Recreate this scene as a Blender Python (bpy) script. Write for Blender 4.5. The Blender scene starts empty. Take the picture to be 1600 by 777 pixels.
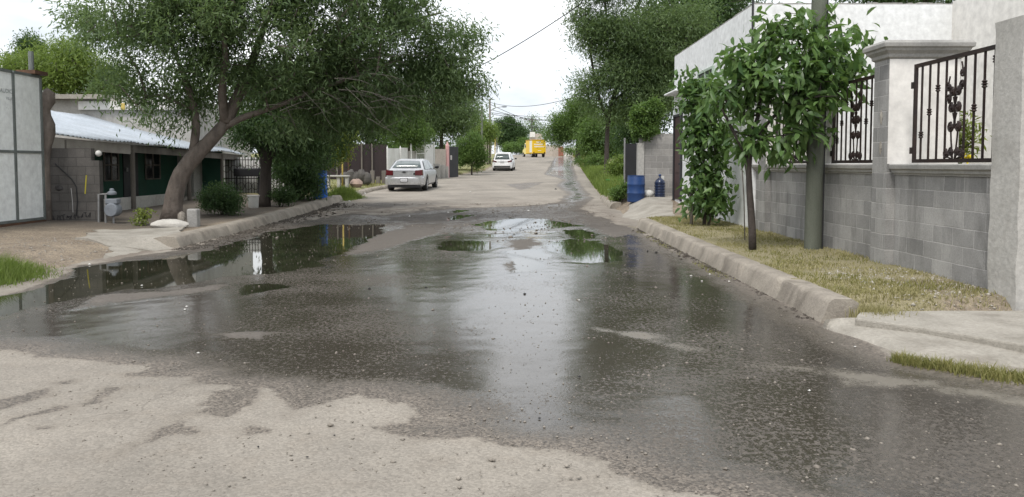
import bpy, math, random
import numpy as np
from mathutils import Vector, Matrix
R = math.radians
SC = bpy.context.scene
COL = SC.collection
rng = np.random.default_rng(11)
random.seed(5)

# ------------------------------------------------------------------ camera
F = 1200.0; CX = 800.0; CY = 321.0; PITCH = R(3.0); CAMH = 1.5
cam_d = bpy.data.cameras.new('camera'); cam = bpy.data.objects.new('camera', cam_d); COL.objects.link(cam)
cam.location = (0, 0, CAMH); cam.rotation_euler = (R(90) - PITCH, 0, 0)
cam_d.sensor_width = 36; cam_d.lens = 36 * F / 1600; cam_d.shift_y = -(388.5 - CY) / 1600
cam_d.clip_start = .05; cam_d.clip_end = 5000
SC.camera = cam

def ray(px, py):
    a = (px - CX) / F; b = (CY - py) / F
    return np.array([a, math.cos(PITCH) + b * math.sin(PITCH), -math.sin(PITCH) + b * math.cos(PITCH)])
def P(px, py, Y):
    d = ray(px, py); return np.array([0, 0, CAMH]) + d * (Y / d[1])
def PX(px, py, X):
    d = ray(px, py); return np.array([0, 0, CAMH]) + d * (X / d[0])
def GZ(px, py, z):
    d = ray(px, py); return np.array([0, 0, CAMH]) + d * ((z - CAMH) / d[2])

# ------------------------------------------------------------------ terrain functions
def ss(a, b, x):
    t = np.clip((np.asarray(x, float) - a) / (b - a), 0, 1); return t * t * (3 - 2 * t)
_zy = np.array([-60, 15, 18, 22, 26, 30, 34, 45, 57, 69, 90, 110, 140, 200, 400, 1500.])
_zz = np.array([0, 0, .01, .05, .13, .23, .34, .55, .76, .98, 1.72, 2.55, 3.4, 3.9, 4, 4.])
def zr(y): return np.interp(y, _zy, _zz)
def XR(y): return np.interp(y, [0, 20, 27, 35, 45, 69, 110, 140, 900], [3.0, 3.0, 3.2, 3.7, 4.4, 6.2, 8.8, 10.2, 20])
def XL(y): return np.interp(y, [0, 14, 28, 34, 50, 58, 69, 110, 140, 900], [-6.1, -6.1, -6.3, -6.2, -4.7, -3.6, -2.3, -.5, 0, -5])
def vnoise(x, y, seed=0):
    x = np.asarray(x, float); y = np.asarray(y, float)
    xi = np.floor(x).astype(np.int64); yi = np.floor(y).astype(np.int64)
    xf = x - xi; yf = y - yi
    def h(i, j):
        n = (i * 374761393 + j * 668265263 + seed * 974634533) & 0x7fffffff
        n = ((n ^ (n >> 13)) * 1274126177) & 0x7fffffff
        return ((n ^ (n >> 16)) & 0xffff) / 65535.0
    u = xf * xf * (3 - 2 * xf); v = yf * yf * (3 - 2 * yf)
    return (h(xi, yi) * (1 - u) + h(xi + 1, yi) * u) * (1 - v) + (h(xi, yi + 1) * (1 - u) + h(xi + 1, yi + 1) * u) * v
def fbm(x, y, s, o=3, seed=0):
    t = 0; a = .5
    for k in range(o):
        t = t + a * vnoise(x * s, y * s, seed + k); s *= 2.1; a *= .5
    return t / (1 - .5 ** o)
def H(x, y):
    x = np.asarray(x, float); y = np.asarray(y, float)
    z = zr(y)
    rr = .21 + .19 * ss(19, 24, y) - .12 * ss(45, 70, y)
    wr = .10 + 1.0 * ss(18.3, 19.6, y) * (1 - ss(24.5, 27, y)) + .5 * ss(26, 30, y)
    fr = ss(0, 1, (x - XR(y) - .04) / wr) * ss(7.3, 7.65, y + (x - 3) * .06)
    rl = .17 + .08 * ss(-8.5, -10, x)
    wl = 1.9 - 1.8 * ss(13.2, 14.2, y) + .4 * ss(27.5, 29, y)
    fl = ss(0, 1, (XL(y) - .04 - x) / wl)
    n = fbm(x, y, .9, 3, 3) - .5
    side = np.maximum(fr, fl)
    z = z + rr * fr + rl * fl + n * .05 * side
    return z - .035 * (1 - side) + .02 * n * (1 - side) * ss(0, 3, np.minimum(np.abs(x - XR(y)), np.abs(x - XL(y))))
def h(x, y): return float(H(np.array([x]), np.array([y]))[0])
def G(px, py):
    z = 0.0
    for _ in range(40):
        p = GZ(px, py, z); z = .5 * z + .5 * float(zr(p[1]))
    return GZ(px, py, z)

# ------------------------------------------------------------------ object helpers
def thing(name, label, cat, loc=(0, 0, 0), group=None, rz=0):
    o = bpy.data.objects.new(name, None); COL.objects.link(o)
    o.location = tuple(float(v) for v in loc); o.rotation_euler = (0, 0, rz)
    o.empty_display_size = .2
    return tag(o, label, cat, group)
def tag(o, label, cat=None, group=None, kind=None):
    o['label'] = label
    if cat: o['category'] = cat
    if group: o['group'] = group
    if kind: o['kind'] = kind
    return o
def copy_tree(o, parent=None):
    c = o.copy(); COL.objects.link(c)
    if parent is not None: c.parent = parent
    for ch in list(o.children): copy_tree(ch, c)
    return c

class MB:
    def __init__(s): s.v = []; s.f = []
    def add(s, vs, fs):
        n = len(s.v); s.v.extend([tuple(float(c) for c in p) for p in vs]); s.f.extend([tuple(i + n for i in f) for f in fs]); return s
    def box(s, x0, x1, y0, y1, z0, z1):
        return s.add([(x0, y0, z0), (x1, y0, z0), (x1, y1, z0), (x0, y1, z0), (x0, y0, z1), (x1, y0, z1), (x1, y1, z1), (x0, y1, z1)],
                     [(3, 2, 1, 0), (4, 5, 6, 7), (0, 1, 5, 4), (1, 2, 6, 5), (2, 3, 7, 6), (3, 0, 4, 7)])
    def bar(s, a, b, w, d, up=(0, 0, 1)):            # box section bar from a to b
        a = Vector(a); b = Vector(b); t = (b - a).normalized(); u = Vector(up)
        if abs(t.dot(u)) > .95: u = Vector((0, 1, 0))
        e = t.cross(u).normalized(); u = e.cross(t).normalized()
        vs = []
        for p in (a, b):
            for i, j in ((-1, -1), (1, -1), (1, 1), (-1, 1)): vs.append(p + e * (w / 2 * i) + u * (d / 2 * j))
        return s.add(vs, [(3, 2, 1, 0), (4, 5, 6, 7), (0, 1, 5, 4), (1, 2, 6, 5), (2, 3, 7, 6), (3, 0, 4, 7)])
    def tube(s, pts, rad, n=8, cap=True):
        pts = [Vector(tuple(float(c) for c in p)) for p in pts]
        if not hasattr(rad, '__len__'): rad = [rad] * len(pts)
        vs = []; fs = []; e = None
        for i, p in enumerate(pts):
            t = (pts[min(i + 1, len(pts) - 1)] - pts[max(i - 1, 0)]).normalized()
            if e is None:
                e = t.cross(Vector((0, 0, 1)) if abs(t.z) < .9 else Vector((1, 0, 0))).normalized()
            else:
                e = (e - t * e.dot(t)).normalized()
            b = t.cross(e)
            for k in range(n):
                a = 2 * math.pi * k / n; vs.append(p + (e * math.cos(a) + b * math.sin(a)) * rad[i])
        for i in range(len(pts) - 1):
            for k in range(n): fs.append((i * n + k, i * n + (k + 1) % n, (i + 1) * n + (k + 1) % n, (i + 1) * n + k))
        if cap: fs.append(tuple(range(n - 1, -1, -1))); fs.append(tuple((len(pts) - 1) * n + k for k in range(n)))
        return s.add(vs, fs)
    def lathe(s, prof, c, n=24, axis='z'):
        vs = []; fs = []
        for r, z in prof:
            for k in range(n):
                a = 2 * math.pi * k / n
                if axis == 'z': vs.append((c[0] + r * math.cos(a), c[1] + r * math.sin(a), c[2] + z))
                elif axis == 'x': vs.append((c[0] + z, c[1] + r * math.cos(a), c[2] + r * math.sin(a)))
                else: vs.append((c[0] + r * math.sin(a), c[1] + z, c[2] + r * math.cos(a)))
        m = len(prof)
        for i in range(m - 1):
            for k in range(n): fs.append((i * n + k, i * n + (k + 1) % n, (i + 1) * n + (k + 1) % n, (i + 1) * n + k))
        fs.append(tuple(range(n - 1, -1, -1))); fs.append(tuple((m - 1) * n + k for k in range(n)))
        return s.add(vs, fs)
    def ball(s, c, r, n=12, m=8, jit=0):
        if not hasattr(r, '__len__'): r = (r, r, r)
        vs = []; fs = []
        for i in range(m + 1):
            th = math.pi * i / m
            for k in range(n):
                a = 2 * math.pi * k / n; q = 1 + jit * (random.random() - .5)
                vs.append((c[0] + r[0] * q * math.sin(th) * math.cos(a), c[1] + r[1] * q * math.sin(th) * math.sin(a), c[2] + r[2] * q * math.cos(th)))
        for i in range(m):
            for k in range(n): fs.append(((i + 1) * n + k, (i + 1) * n + (k + 1) % n, i * n + (k + 1) % n, i * n + k))
        return s.add(vs, fs)
    def prism(s, poly, z0, z1):                      # poly list of (x,y); z0,z1 numbers or lists
        n = len(poly)
        a = 0
        for i in range(n): a += poly[i][0] * poly[(i + 1) % n][1] - poly[(i + 1) % n][0] * poly[i][1]
        zs1 = z1 if hasattr(z1, '__len__') else [z1] * n
        poly = list(poly); zs1 = list(zs1)
        if a < 0: poly.reverse(); zs1.reverse()
        vs = [(p[0], p[1], z0) for p in poly] + [(p[0], p[1], z) for p, z in zip(poly, zs1)]
        return s.add(vs, [tuple(range(n - 1, -1, -1)), tuple(range(n, 2 * n))] + [(i, (i + 1) % n, n + (i + 1) % n, n + i) for i in range(n)])
    def loft(s, rings, cap=True, closed=True):
        n = len(rings[0]); vs = [p for r_ in rings for p in r_]; fs = []
        for i in range(len(rings) - 1):
            for k in range(n if closed else n - 1):
                fs.append((i * n + k, i * n + (k + 1) % n, (i + 1) * n + (k + 1) % n, (i + 1) * n + k))
        if cap: fs.append(tuple(range(n - 1, -1, -1))); fs.append(tuple((len(rings) - 1) * n + k for k in range(n)))
        return s.add(vs, fs)
    def build(s, name, mat, parent=None, smooth=False, bevel=0, local=False, recalc=True):
        o = mesh_obj(name, np.array(s.v, float), s.f, mat, parent, smooth, local)
        if recalc:
            import bmesh
            bm = bmesh.new(); bm.from_mesh(o.data); bmesh.ops.recalc_face_normals(bm, faces=bm.faces); bm.to_mesh(o.data); bm.free()
        if smooth == 'auto':
            o.data.shade_smooth(); o.data.set_sharp_from_angle(angle=R(40))
        if bevel:
            b = o.modifiers.new('bevel', 'BEVEL'); b.width = bevel; b.segments = 2; b.limit_method = 'ANGLE'; b.angle_limit = R(35)
        return o
def world_loc(o):
    l = Vector(o.location)
    while o.parent: o = o.parent; l += Vector(o.location)
    return l
def mesh_obj(name, v, f, mat, parent=None, smooth=False, local=False, attrs=None):
    me = bpy.data.meshes.new(name)
    v = np.asarray(v, float)
    if parent is not None and not local:
        v = v - np.array(world_loc(parent))
    if isinstance(f, np.ndarray):
        n, k = f.shape
        me.vertices.add(len(v)); me.vertices.foreach_set('co', v.ravel())
        me.loops.add(n * k); me.loops.foreach_set('vertex_index', f.ravel().astype(np.int32))
        me.polygons.add(n); me.polygons.foreach_set('loop_start', np.arange(0, n * k, k, dtype=np.int32))
        me.polygons.foreach_set('loop_total', np.full(n, k, dtype=np.int32))
        me.update(calc_edges=True)
    else:
        me.from_pydata([tuple(p) for p in v], [], f)
    if smooth: me.shade_smooth()
    if attrs:
        for an, av in attrs.items():
            at = me.attributes.new(an, 'FLOAT', 'POINT'); at.data.foreach_set('value', np.asarray(av, np.float32))
    me.materials.append(mat)
    o = bpy.data.objects.new(name, me); COL.objects.link(o)
    if parent is not None: o.parent = parent
    return o

# ------------------------------------------------------------------ materials
class NT:
    def __init__(s, name):
        s.m = bpy.data.materials.new(name); s.m.use_nodes = True; s.t = s.m.node_tree; s.n = s.t.nodes
        s.p = s.n['Principled BSDF']; s.out = s.n['Material Output']
        s.p.inputs['Specular IOR Level'].default_value = .3
    def __call__(s, typ, **kw):
        nd = s.n.new(typ)
        for k, v in kw.items():
            if k in nd.bl_rna.properties: setattr(nd, k, v)
        return nd
    def L(s, a, b): s.t.links.new(a, b)
    def val(s, sock, v):
        if hasattr(v, 'is_output') or isinstance(v, bpy.types.NodeSocket): s.L(v, sock)
        else: sock.default_value = v
    def pos(s): return s('ShaderNodeNewGeometry').outputs['Position']
    def math(s, op, a, b=None, clamp=False):
        nd = s('ShaderNodeMath', operation=op); nd.use_clamp = clamp; s.val(nd.inputs[0], a)
        if b is not None: s.val(nd.inputs[1], b)
        return nd.outputs[0]
    def noise(s, scale, detail=3, rough=.55, vec=None, dist=0):
        nd = s('ShaderNodeTexNoise'); nd.inputs['Scale'].default_value = scale; nd.inputs['Detail'].default_value = detail
        nd.inputs['Roughness'].default_value = rough; nd.inputs['Distortion'].default_value = dist
        s.L(vec if vec is not None else s.pos(), nd.inputs['Vector']); return nd.outputs['Fac']
    def scalev(s, vec, sc):
        nd = s('ShaderNodeVectorMath', operation='MULTIPLY'); s.L(vec, nd.inputs[0]); nd.inputs[1].default_value = sc; return nd.outputs[0]
    def rng(s, x, a, b, c=0., d=1.):
        nd = s('ShaderNodeMapRange'); nd.clamp = True; s.L(x, nd.inputs['Value'])
        for k, v in (('From Min', a), ('From Max', b), ('To Min', c), ('To Max', d)): nd.inputs[k].default_value = v
        return nd.outputs['Result']
    def mix(s, fac, a, b, mode='MIX'):
        nd = s('ShaderNodeMix'); nd.data_type = 'RGBA'; nd.blend_type = mode
        s.val(nd.inputs[0], fac)
        for i, c in ((6, a), (7, b)):
            if isinstance(c, tuple): nd.inputs[i].default_value = (*c, 1) if len(c) == 3 else c
            else: s.L(c, nd.inputs[i])
        return nd.outputs[2]
    def mixf(s, fac, a, b):
        nd = s('ShaderNodeMix'); nd.data_type = 'FLOAT'; s.val(nd.inputs[0], fac); s.val(nd.inputs[2], a); s.val(nd.inputs[3], b); return nd.outputs[0]
    def attr(s, name): return s('ShaderNodeAttribute', attribute_name=name).outputs['Fac']
    def bump(s, height, dist, strength=1., normal=None):
        nd = s('ShaderNodeBump'); nd.inputs['Distance'].default_value = dist; s.val(nd.inputs['Strength'], strength); s.L(height, nd.inputs['Height'])
        if normal is not None: s.L(normal, nd.inputs['Normal'])
        return nd.outputs['Normal']
    def base(s, c): s.val(s.p.inputs['Base Color'], (*c, 1) if isinstance(c, tuple) else c)
    def set(s, k, v): s.val(s.p.inputs[k], v)

def pmat(name, c1, c2=None, scale=2., rough=.8, bump=0., bscale=40., metal=0., stain=None, spec=.3, sscale=1.2, samt=.5, zstretch=1.):
    t = NT(name)
    c2 = c2 or tuple(c * .78 for c in c1)
    pos = t.scalev(t.pos(), (1, 1, zstretch))
    n = t.rng(t.noise(scale, 5, .6, pos), .32, .68)
    c = t.mix(n, c1, c2)
    fine = t.rng(t.noise(scale * 14, 3, .6), .3, .7, .86, 1.12)
    c = t.mix(1., c, t_rgb(t, fine), 'MULTIPLY')
    if stain:
        sn = t.rng(t.noise(sscale, 6, .65, t.scalev(t.pos(), (1, 1, .3)), .5), .52, .72, 0, samt)
        c = t.mix(sn, c, stain)
    t.base(c); t.set('Roughness', rough); t.set('Metallic', metal); t.set('Specular IOR Level', spec)
    if bump: t.set('Normal', t.bump(t.noise(bscale, 4, .65), bump))
    return t.m
def t_rgb(t, f):
    nd = t('ShaderNodeCombineColor')
    for i in range(3): t.L(f, nd.inputs[i])
    return nd.outputs[0]

def leafmat(name, dark, light, trans=.42, rough=.5, spec=.3):
    t = NT(name)
    v = t.attr('v')
    c = t.mix(v, dark, light)
    t.base(c); t.set('Roughness', rough); t.set('Specular IOR Level', spec)
    tr = t('ShaderNodeBsdfTranslucent'); cc = t.mix(.5, c, (light[0] * 1.25, light[1] * 1.35, light[2] * .7)); t.L(cc, tr.inputs['Color'])
    mx = t('ShaderNodeMixShader'); mx.inputs[0].default_value = trans
    t.L(t.p.outputs[0], mx.inputs[1]); t.L(tr.outputs[0], mx.inputs[2]); t.L(mx.outputs[0], t.out.inputs['Surface'])
    return t.m

def blockmat(name, c1, c2, mortar, bw=.4, bh=.2, z0=0., stain=(.1, .1, .1), samt=.4, u0=0., bump=.004, light=None):
    t = NT(name)
    geo = t('ShaderNodeNewGeometry'); sep = t('ShaderNodeSeparateXYZ'); t.L(geo.outputs['Position'], sep.inputs[0])
    sn = t('ShaderNodeSeparateXYZ'); t.L(geo.outputs['True Normal'], sn.inputs[0])
    isx = t.math('GREATER_THAN', t.math('ABSOLUTE', sn.outputs[0]), .6)
    u = t.mixf(isx, sep.outputs[0], sep.outputs[1])
    cb = t('ShaderNodeCombineXYZ'); t.L(t.math('ADD', u, u0), cb.inputs[0]); t.L(t.math('SUBTRACT', sep.outputs[2], z0), cb.inputs[1])
    wob = t.noise(6., 2); 
    va = t('ShaderNodeVectorMath', operation='ADD'); t.L(cb.outputs[0], va.inputs[0])
    wv = t('ShaderNodeCombineXYZ'); w2 = t.math('MULTIPLY', t.math('SUBTRACT', wob, .5), .012); t.L(w2, wv.inputs[0]); t.L(w2, wv.inputs[1]); t.L(wv.outputs[0], va.inputs[1])
    br = t('ShaderNodeTexBrick'); t.L(va.outputs[0], br.inputs['Vector'])
    br.inputs['Scale'].default_value = 1; br.inputs['Brick Width'].default_value = bw; br.inputs['Row Height'].default_value = bh
    br.inputs['Mortar Size'].default_value = .007; br.inputs['Mortar Smooth'].default_value = .4; br.inputs['Bias'].default_value = -.1
    br.inputs['Color1'].default_value = (*c1, 1); br.inputs['Color2'].default_value = (*c2, 1); br.inputs['Mortar'].default_value = (*mortar, 1)
    c = br.outputs['Color']
    f = t.rng(t.noise(55, 4, .7), .25, .75, .78, 1.18); c = t.mix(1., c, t_rgb(t, f), 'MULTIPLY')
    f2 = t.rng(t.noise(3, 4, .6), .3, .7, .85, 1.12); c = t.mix(1., c, t_rgb(t, f2), 'MULTIPLY')
    sm = t.rng(t.noise(2.2, 6, .7, t.scalev(t.pos(), (1, 1, .25)), .6), .5, .72, 0, samt); c = t.mix(sm, c, stain)
    if light:
        lm = t.rng(t.noise(3.1, 6, .75, t.scalev(t.pos(), (1.6, 1.6, .22)), .8), .55, .75, 0, .5); c = t.mix(lm, c, light)
    t.base(c); t.set('Roughness', .92)
    hgt = t.math('SUBTRACT', t.math('MULTIPLY', t.noise(70, 4, .7), .35), br.outputs['Fac'])
    t.set('Normal', t.bump(hgt, bump))
    return t.m

M = {}
M['concrete'] = pmat('concrete', (.36, .335, .295), (.25, .232, .20), 2.2, .92, .012, 45, stain=(.16, .14, .115), samt=.65, sscale=2.2)
M['concrete_grey'] = pmat('rough_concrete', (.46, .445, .42), (.37, .36, .335), 1.2, .92, .006, 24, stain=(.20, .17, .14), samt=.5)
M['kerb'] = pmat('kerb_concrete', (.34, .305, .258), (.225, .20, .17), 2.6, .92, .010, 42, stain=(.115, .10, .08), samt=.75, sscale=2.6)
M['mould'] = pmat('moulded_concrete', (.37, .36, .34), (.27, .265, .255), 2.5, .85, .003, 50, stain=(.16, .16, .15), samt=.5)
M['white_plaster'] = pmat('white_plaster', (.76, .77, .775), (.735, .745, .75), .6, .85, .003, 18, stain=(.56, .57, .56), samt=.35, sscale=.9)
M['cream_plaster'] = pmat('cream_plaster', (.72, .70, .665), (.69, .67, .64), .5, .85, .003, 18, stain=(.6, .57, .52), samt=.3)
M['white_paint'] = pmat('white_paint', (.72, .72, .70), (.64, .64, .62), 2, .6, .002, 20, stain=(.4, .38, .34), samt=.4)
M['block'] = blockmat('concrete_block', (.335, .328, .318), (.205, .202, .198), (.42, .41, .40), z0=.20, stain=(.12, .117, .112), samt=.7, light=(.42, .41, .39))
M['block_old'] = blockmat('weathered_block', (.115, .107, .10), (.092, .086, .08), (.068, .064, .06), z0=.27, stain=(.055, .052, .048), samt=.6)
M['block_pale'] = blockmat('pale_block', (.36, .345, .33), (.28, .27, .26), (.48, .46, .44), z0=.4, stain=(.2, .19, .18))
M['iron'] = pmat('dark_iron', (.022, .016, .016), (.04, .024, .02), 6, .5, metal=.3, spec=.4)
M['brown_metal'] = pmat('brown_metal', (.07, .035, .032), (.05, .027, .025), 3, .5, metal=.1)
M['gate_white'] = pmat('white_sheet_metal', (.84, .86, .85), (.81, .83, .82), .5, .5, .001, 3, stain=(.62, .60, .56), samt=.25, spec=.4)
M['gate_grey'] = pmat('grey_painted_metal', (.17, .19, .18), (.12, .13, .125), 3, .6)
M['rust'] = pmat('rusty_metal', (.14, .075, .045), (.07, .045, .035), 4, .85, .004, 40)
M['dark_metal'] = pmat('dark_metal', (.035, .036, .04), (.025, .025, .028), 3, .5)
M['tin'] = pmat('tin_sheet', (.46, .50, .55), (.36, .40, .44), 1.2, .5, metal=.35, stain=(.36, .37, .37), samt=.5, spec=.5, sscale=.8)
M['wood_pale'] = pmat('weathered_pale_wood', (.43, .40, .365), (.33, .30, .27), 3, .85, .003, 60)
M['wood_grey'] = pmat('weathered_grey_wood', (.20, .18, .16), (.13, .115, .10), 4, .9, .005, 50, zstretch=.2)
M['green_wall'] = pmat('green_painted_wall', (.03, .10, .068), (.022, .072, .05), 2, .8, .003, 20, stain=(.05, .08, .065), samt=.5)
M['dark_glass'] = pmat('dark_glass', (.02, .024, .026), (.016, .018, .02), 2, .08, spec=.5)
M['barrel_blue'] = pmat('blue_plastic', (.018, .055, .18), (.014, .045, .145), 3, .45, stain=(.05, .08, .16), samt=.5, spec=.4)
M['barrel_bright'] = pmat('bright_blue_plastic', (.012, .125, .52), (.01, .105, .43), 3, .45, spec=.4)
M['jug_blue'] = pmat('dark_blue_jug_plastic', (.018, .03, .075), (.012, .02, .05), 4, .25, spec=.5)
M['white_plastic'] = pmat('white_plastic', (.62, .62, .60), (.54, .53, .50), 4, .5)
M['green_plastic'] = pmat('green_plastic', (.05, .50, .16), (.04, .4, .13), 3, .5)
M['orange_plastic'] = pmat('orange_plastic', (.50, .10, .045), (.4, .08, .04), 3, .6)
M['pole_wood'] = pmat('grey_green_pole', (.135, .145, .118), (.098, .105, .086), 5, .9, .006, 30, stain=(.06, .066, .053), samt=.5, zstretch=.08)
M['bark'] = pmat('brown_bark', (.205, .172, .148), (.11, .092, .08), 7, .95, .03, 16, zstretch=.35)
M['bark_dark'] = pmat('dark_bark', (.075, .062, .055), (.045, .038, .034), 7, .95, .02, 18, zstretch=.35)
M['twig'] = pmat('dry_twig', (.21, .19, .165), (.14, .125, .11), 7, .95)
M['meter_grey'] = pmat('grey_meter_paint', (.22, .24, .27), (.16, .175, .195), 6, .5)
M['pipe'] = pmat('galvanised_pipe', (.33, .33, .33), (.24, .24, .24), 6, .5, metal=.4)
M['stone_white'] = pmat('whitewashed_stone', (.52, .50, .46), (.40, .38, .35), 5, .9, .01, 25)
M['stone_pink'] = pmat('pinkish_stone', (.36, .27, .22), (.27, .2, .17), 5, .9, .01, 25)
M['beige_wall'] = pmat('beige_plaster', (.52, .46, .40), (.44, .39, .34), .6, .9, stain=(.3, .27, .24), samt=.5)
M['pink'] = pmat('pink_paint', (.62, .36, .36), (.55, .33, .32), 3, .8)
M['brick_red'] = pmat('faded_red_paint', (.33, .14, .10), (.27, .12, .09), 3, .8)
M['yellow_post'] = pmat('yellow_paint', (.55, .42, .12), (.45, .34, .1), 3, .7)
M['dark_fence'] = pmat('dark_brown_sheet', (.035, .027, .03), (.055, .04, .04), 1.5, .8, zstretch=.1)
M['silver'] = pmat('silver_car_paint', (.52, .525, .54), (.50, .505, .52), 1, .32, metal=.6, spec=.5)
M['car_white'] = pmat('white_car_paint', (.78, .78, .79), (.76, .76, .77), 1, .25, spec=.5)
M['truck_yellow'] = pmat('golden_yellow_paint', (.72, .46, .01), (.66, .41, .01), 1.2, .4, spec=.4)
M['truck_pale'] = pmat('pale_yellow_paint', (.75, .64, .22), (.7, .58, .2), 1.2, .45)
M['rubber'] = pmat('tyre_rubber', (.018, .018, .019), (.03, .029, .028), 8, .85)
M['rim'] = pmat('alloy_rim', (.45, .45, .46), (.4, .4, .41), 3, .35, metal=.7)
M['red_lamp'] = pmat('dark_red_lens', (.10, .012, .016), (.08, .010, .013), 3, .2, spec=.6)
M['black_plastic'] = pmat('black_plastic', (.02, .02, .022), (.015, .015, .016), 5, .5)
M['plate'] = pmat('plate_white', (.72, .72, .74), (.66, .66, .68), 20, .5)
M['cable'] = pmat('black_cable', (.03, .03, .032), (.025, .025, .027), 4, .7)
M['ink'] = pmat('faded_grey_lettering', (.25, .27, .27), (.3, .32, .32), 9, .7)
M['graffiti'] = pmat('black_spray_paint', (.035, .033, .035), (.07, .066, .064), 9, .9)
M['yellow_spray'] = pmat('yellow_spray_paint', (.55, .47, .05), (.45, .4, .06), 9, .9)
M['white_spray'] = pmat('white_spray_paint', (.42, .41, .40), (.35, .34, .33), 9, .9)
M['pebble'] = pmat('pebble_stone', (.32, .29, .25), (.16, .14, .12), 25, .9)
M['pebble_pale'] = pmat('pale_pebble_stone', (.42, .39, .34), (.26, .24, .20), 25, .9)
M['pebble_dark'] = pmat('dark_grit', (.11, .095, .08), (.05, .043, .036), 25, .9)
M['litter'] = pmat('pale_litter', (.7, .69, .66), (.55, .54, .5), 9, .7)
M['glass_car'] = pmat('tinted_car_glass', (.10, .125, .125), (.08, .10, .10), 2, .06, spec=.6)
M['cream'] = pmat('cream_door_paint', (.62, .60, .47), (.56, .54, .42), 1, .6)

LEAF_OLIVE = leafmat('deep_green_leaf', (.062, .108, .050), (.19, .262, .118))
LEAF_DARK = leafmat('dark_green_leaf', (.037, .077, .034), (.11, .175, .072))
LEAF_MID = leafmat('mid_green_leaf', (.056, .112, .034), (.165, .25, .072))
LEAF_LIGHT = leafmat('light_green_leaf', (.10, .165, .04), (.22, .29, .08))
LEAF_YEL = leafmat('yellow_green_leaf', (.10, .14, .03), (.25, .30, .065))
LEAF_BROAD = leafmat('broad_green_leaf', (.036, .088, .028), (.17, .27, .085), .32, .40, .4)
GRASS_DRY = leafmat('dry_grass_blade', (.19, .175, .075), (.40, .36, .20), .3, .8)
GRASS_GREEN = leafmat('green_grass_blade', (.08, .13, .025), (.21, .27, .075), .4, .7)
GRASS_MIX = leafmat('yellowish_grass_blade', (.13, .145, .045), (.31, .28, .12), .35, .75)
# ------------------------------------------------------------------ the road with its wet film and puddles
def gpoly(pts): return np.array([G(a, b)[:2] for a, b in pts])
def sdf(poly, X, Y):
    inside = np.zeros(X.shape, bool); d2 = np.full(X.shape, 1e9); n = len(poly)
    for i in range(n):
        ax, ay = poly[i]; bx, by = poly[(i + 1) % n]
        dx, dy = bx - ax, by - ay; l2 = dx * dx + dy * dy + 1e-12
        t = np.clip(((X - ax) * dx + (Y - ay) * dy) / l2, 0, 1)
        d2 = np.minimum(d2, (X - ax - t * dx) ** 2 + (Y - ay - t * dy) ** 2)
        c = (ay > Y) != (by > Y)
        inside ^= c & (X < (bx - ax) * (Y - ay) / (by - ay + 1e-12) + ax)
    d = np.sqrt(d2); return np.where(inside, d, -d)

WET = [(-300, 515), (0, 545), (50, 549), (60, 557), (165, 565), (240, 574), (195, 583), (193, 589), (300, 589), (295, 597), (365, 607), (325, 613),
       (330, 622), (315, 633), (328, 635), (305, 647), (350, 656), (395, 635), (418, 609), (450, 632), (440, 658), (470, 642), (525, 622), (560, 617),
       (645, 632), (650, 650), (700, 654), (685, 656), (600, 662), (585, 668), (615, 675), (645, 682), (740, 680), (780, 695), (800, 697), (900, 707),
       (955, 720), (950, 732), (1000, 750), (1060, 765), (1100, 770), (1140, 777), (1260, 812), (1500, 850), (2300, 850), (2300, 660), (1600, 604),
       (1420, 566), (1288, 505), (1180, 452), (1060, 393), (1005, 365), (965, 351), (935, 338), (908, 326), (925, 311), (917, 300), (905, 285), (900, 270),
       (893, 261), (868, 261), (848, 272), (882, 281), (868, 290), (886, 303), (868, 317), (820, 322), (760, 324), (700, 326), (650, 330), (600, 337),
       (535, 335), (440, 351), (330, 377), (282, 392), (205, 401), (125, 417), (70, 442), (0, 462), (-300, 492)]
DAMP = [[(0, 627), (70, 610), (65, 617), (0, 640)], [(0, 670), (20, 655), (90, 634), (103, 637), (65, 649), (30, 655), (0, 673)],
        [(55, 667), (95, 665), (85, 671), (57, 671)], [(135, 631), (170, 606), (197, 605), (180, 612), (150, 629)],
        [(228, 690), (240, 675), (285, 657), (290, 665), (315, 670), (310, 677), (265, 681), (235, 691)],
        [(370, 672), (395, 662), (432, 670), (420, 677), (385, 681)], [(185, 711), (225, 690), (222, 694), (188, 713)],
        [(640, 652), (700, 653), (690, 660), (650, 659)], [(95, 597), (112, 594), (108, 598)],
        [(790, 288), (850, 285), (832, 292), (815, 297), (800, 292)], [(640, 328), (700, 322), (705, 327), (650, 331)], [(560, 320), (600, 316), (640, 320), (590, 325)]]
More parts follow.
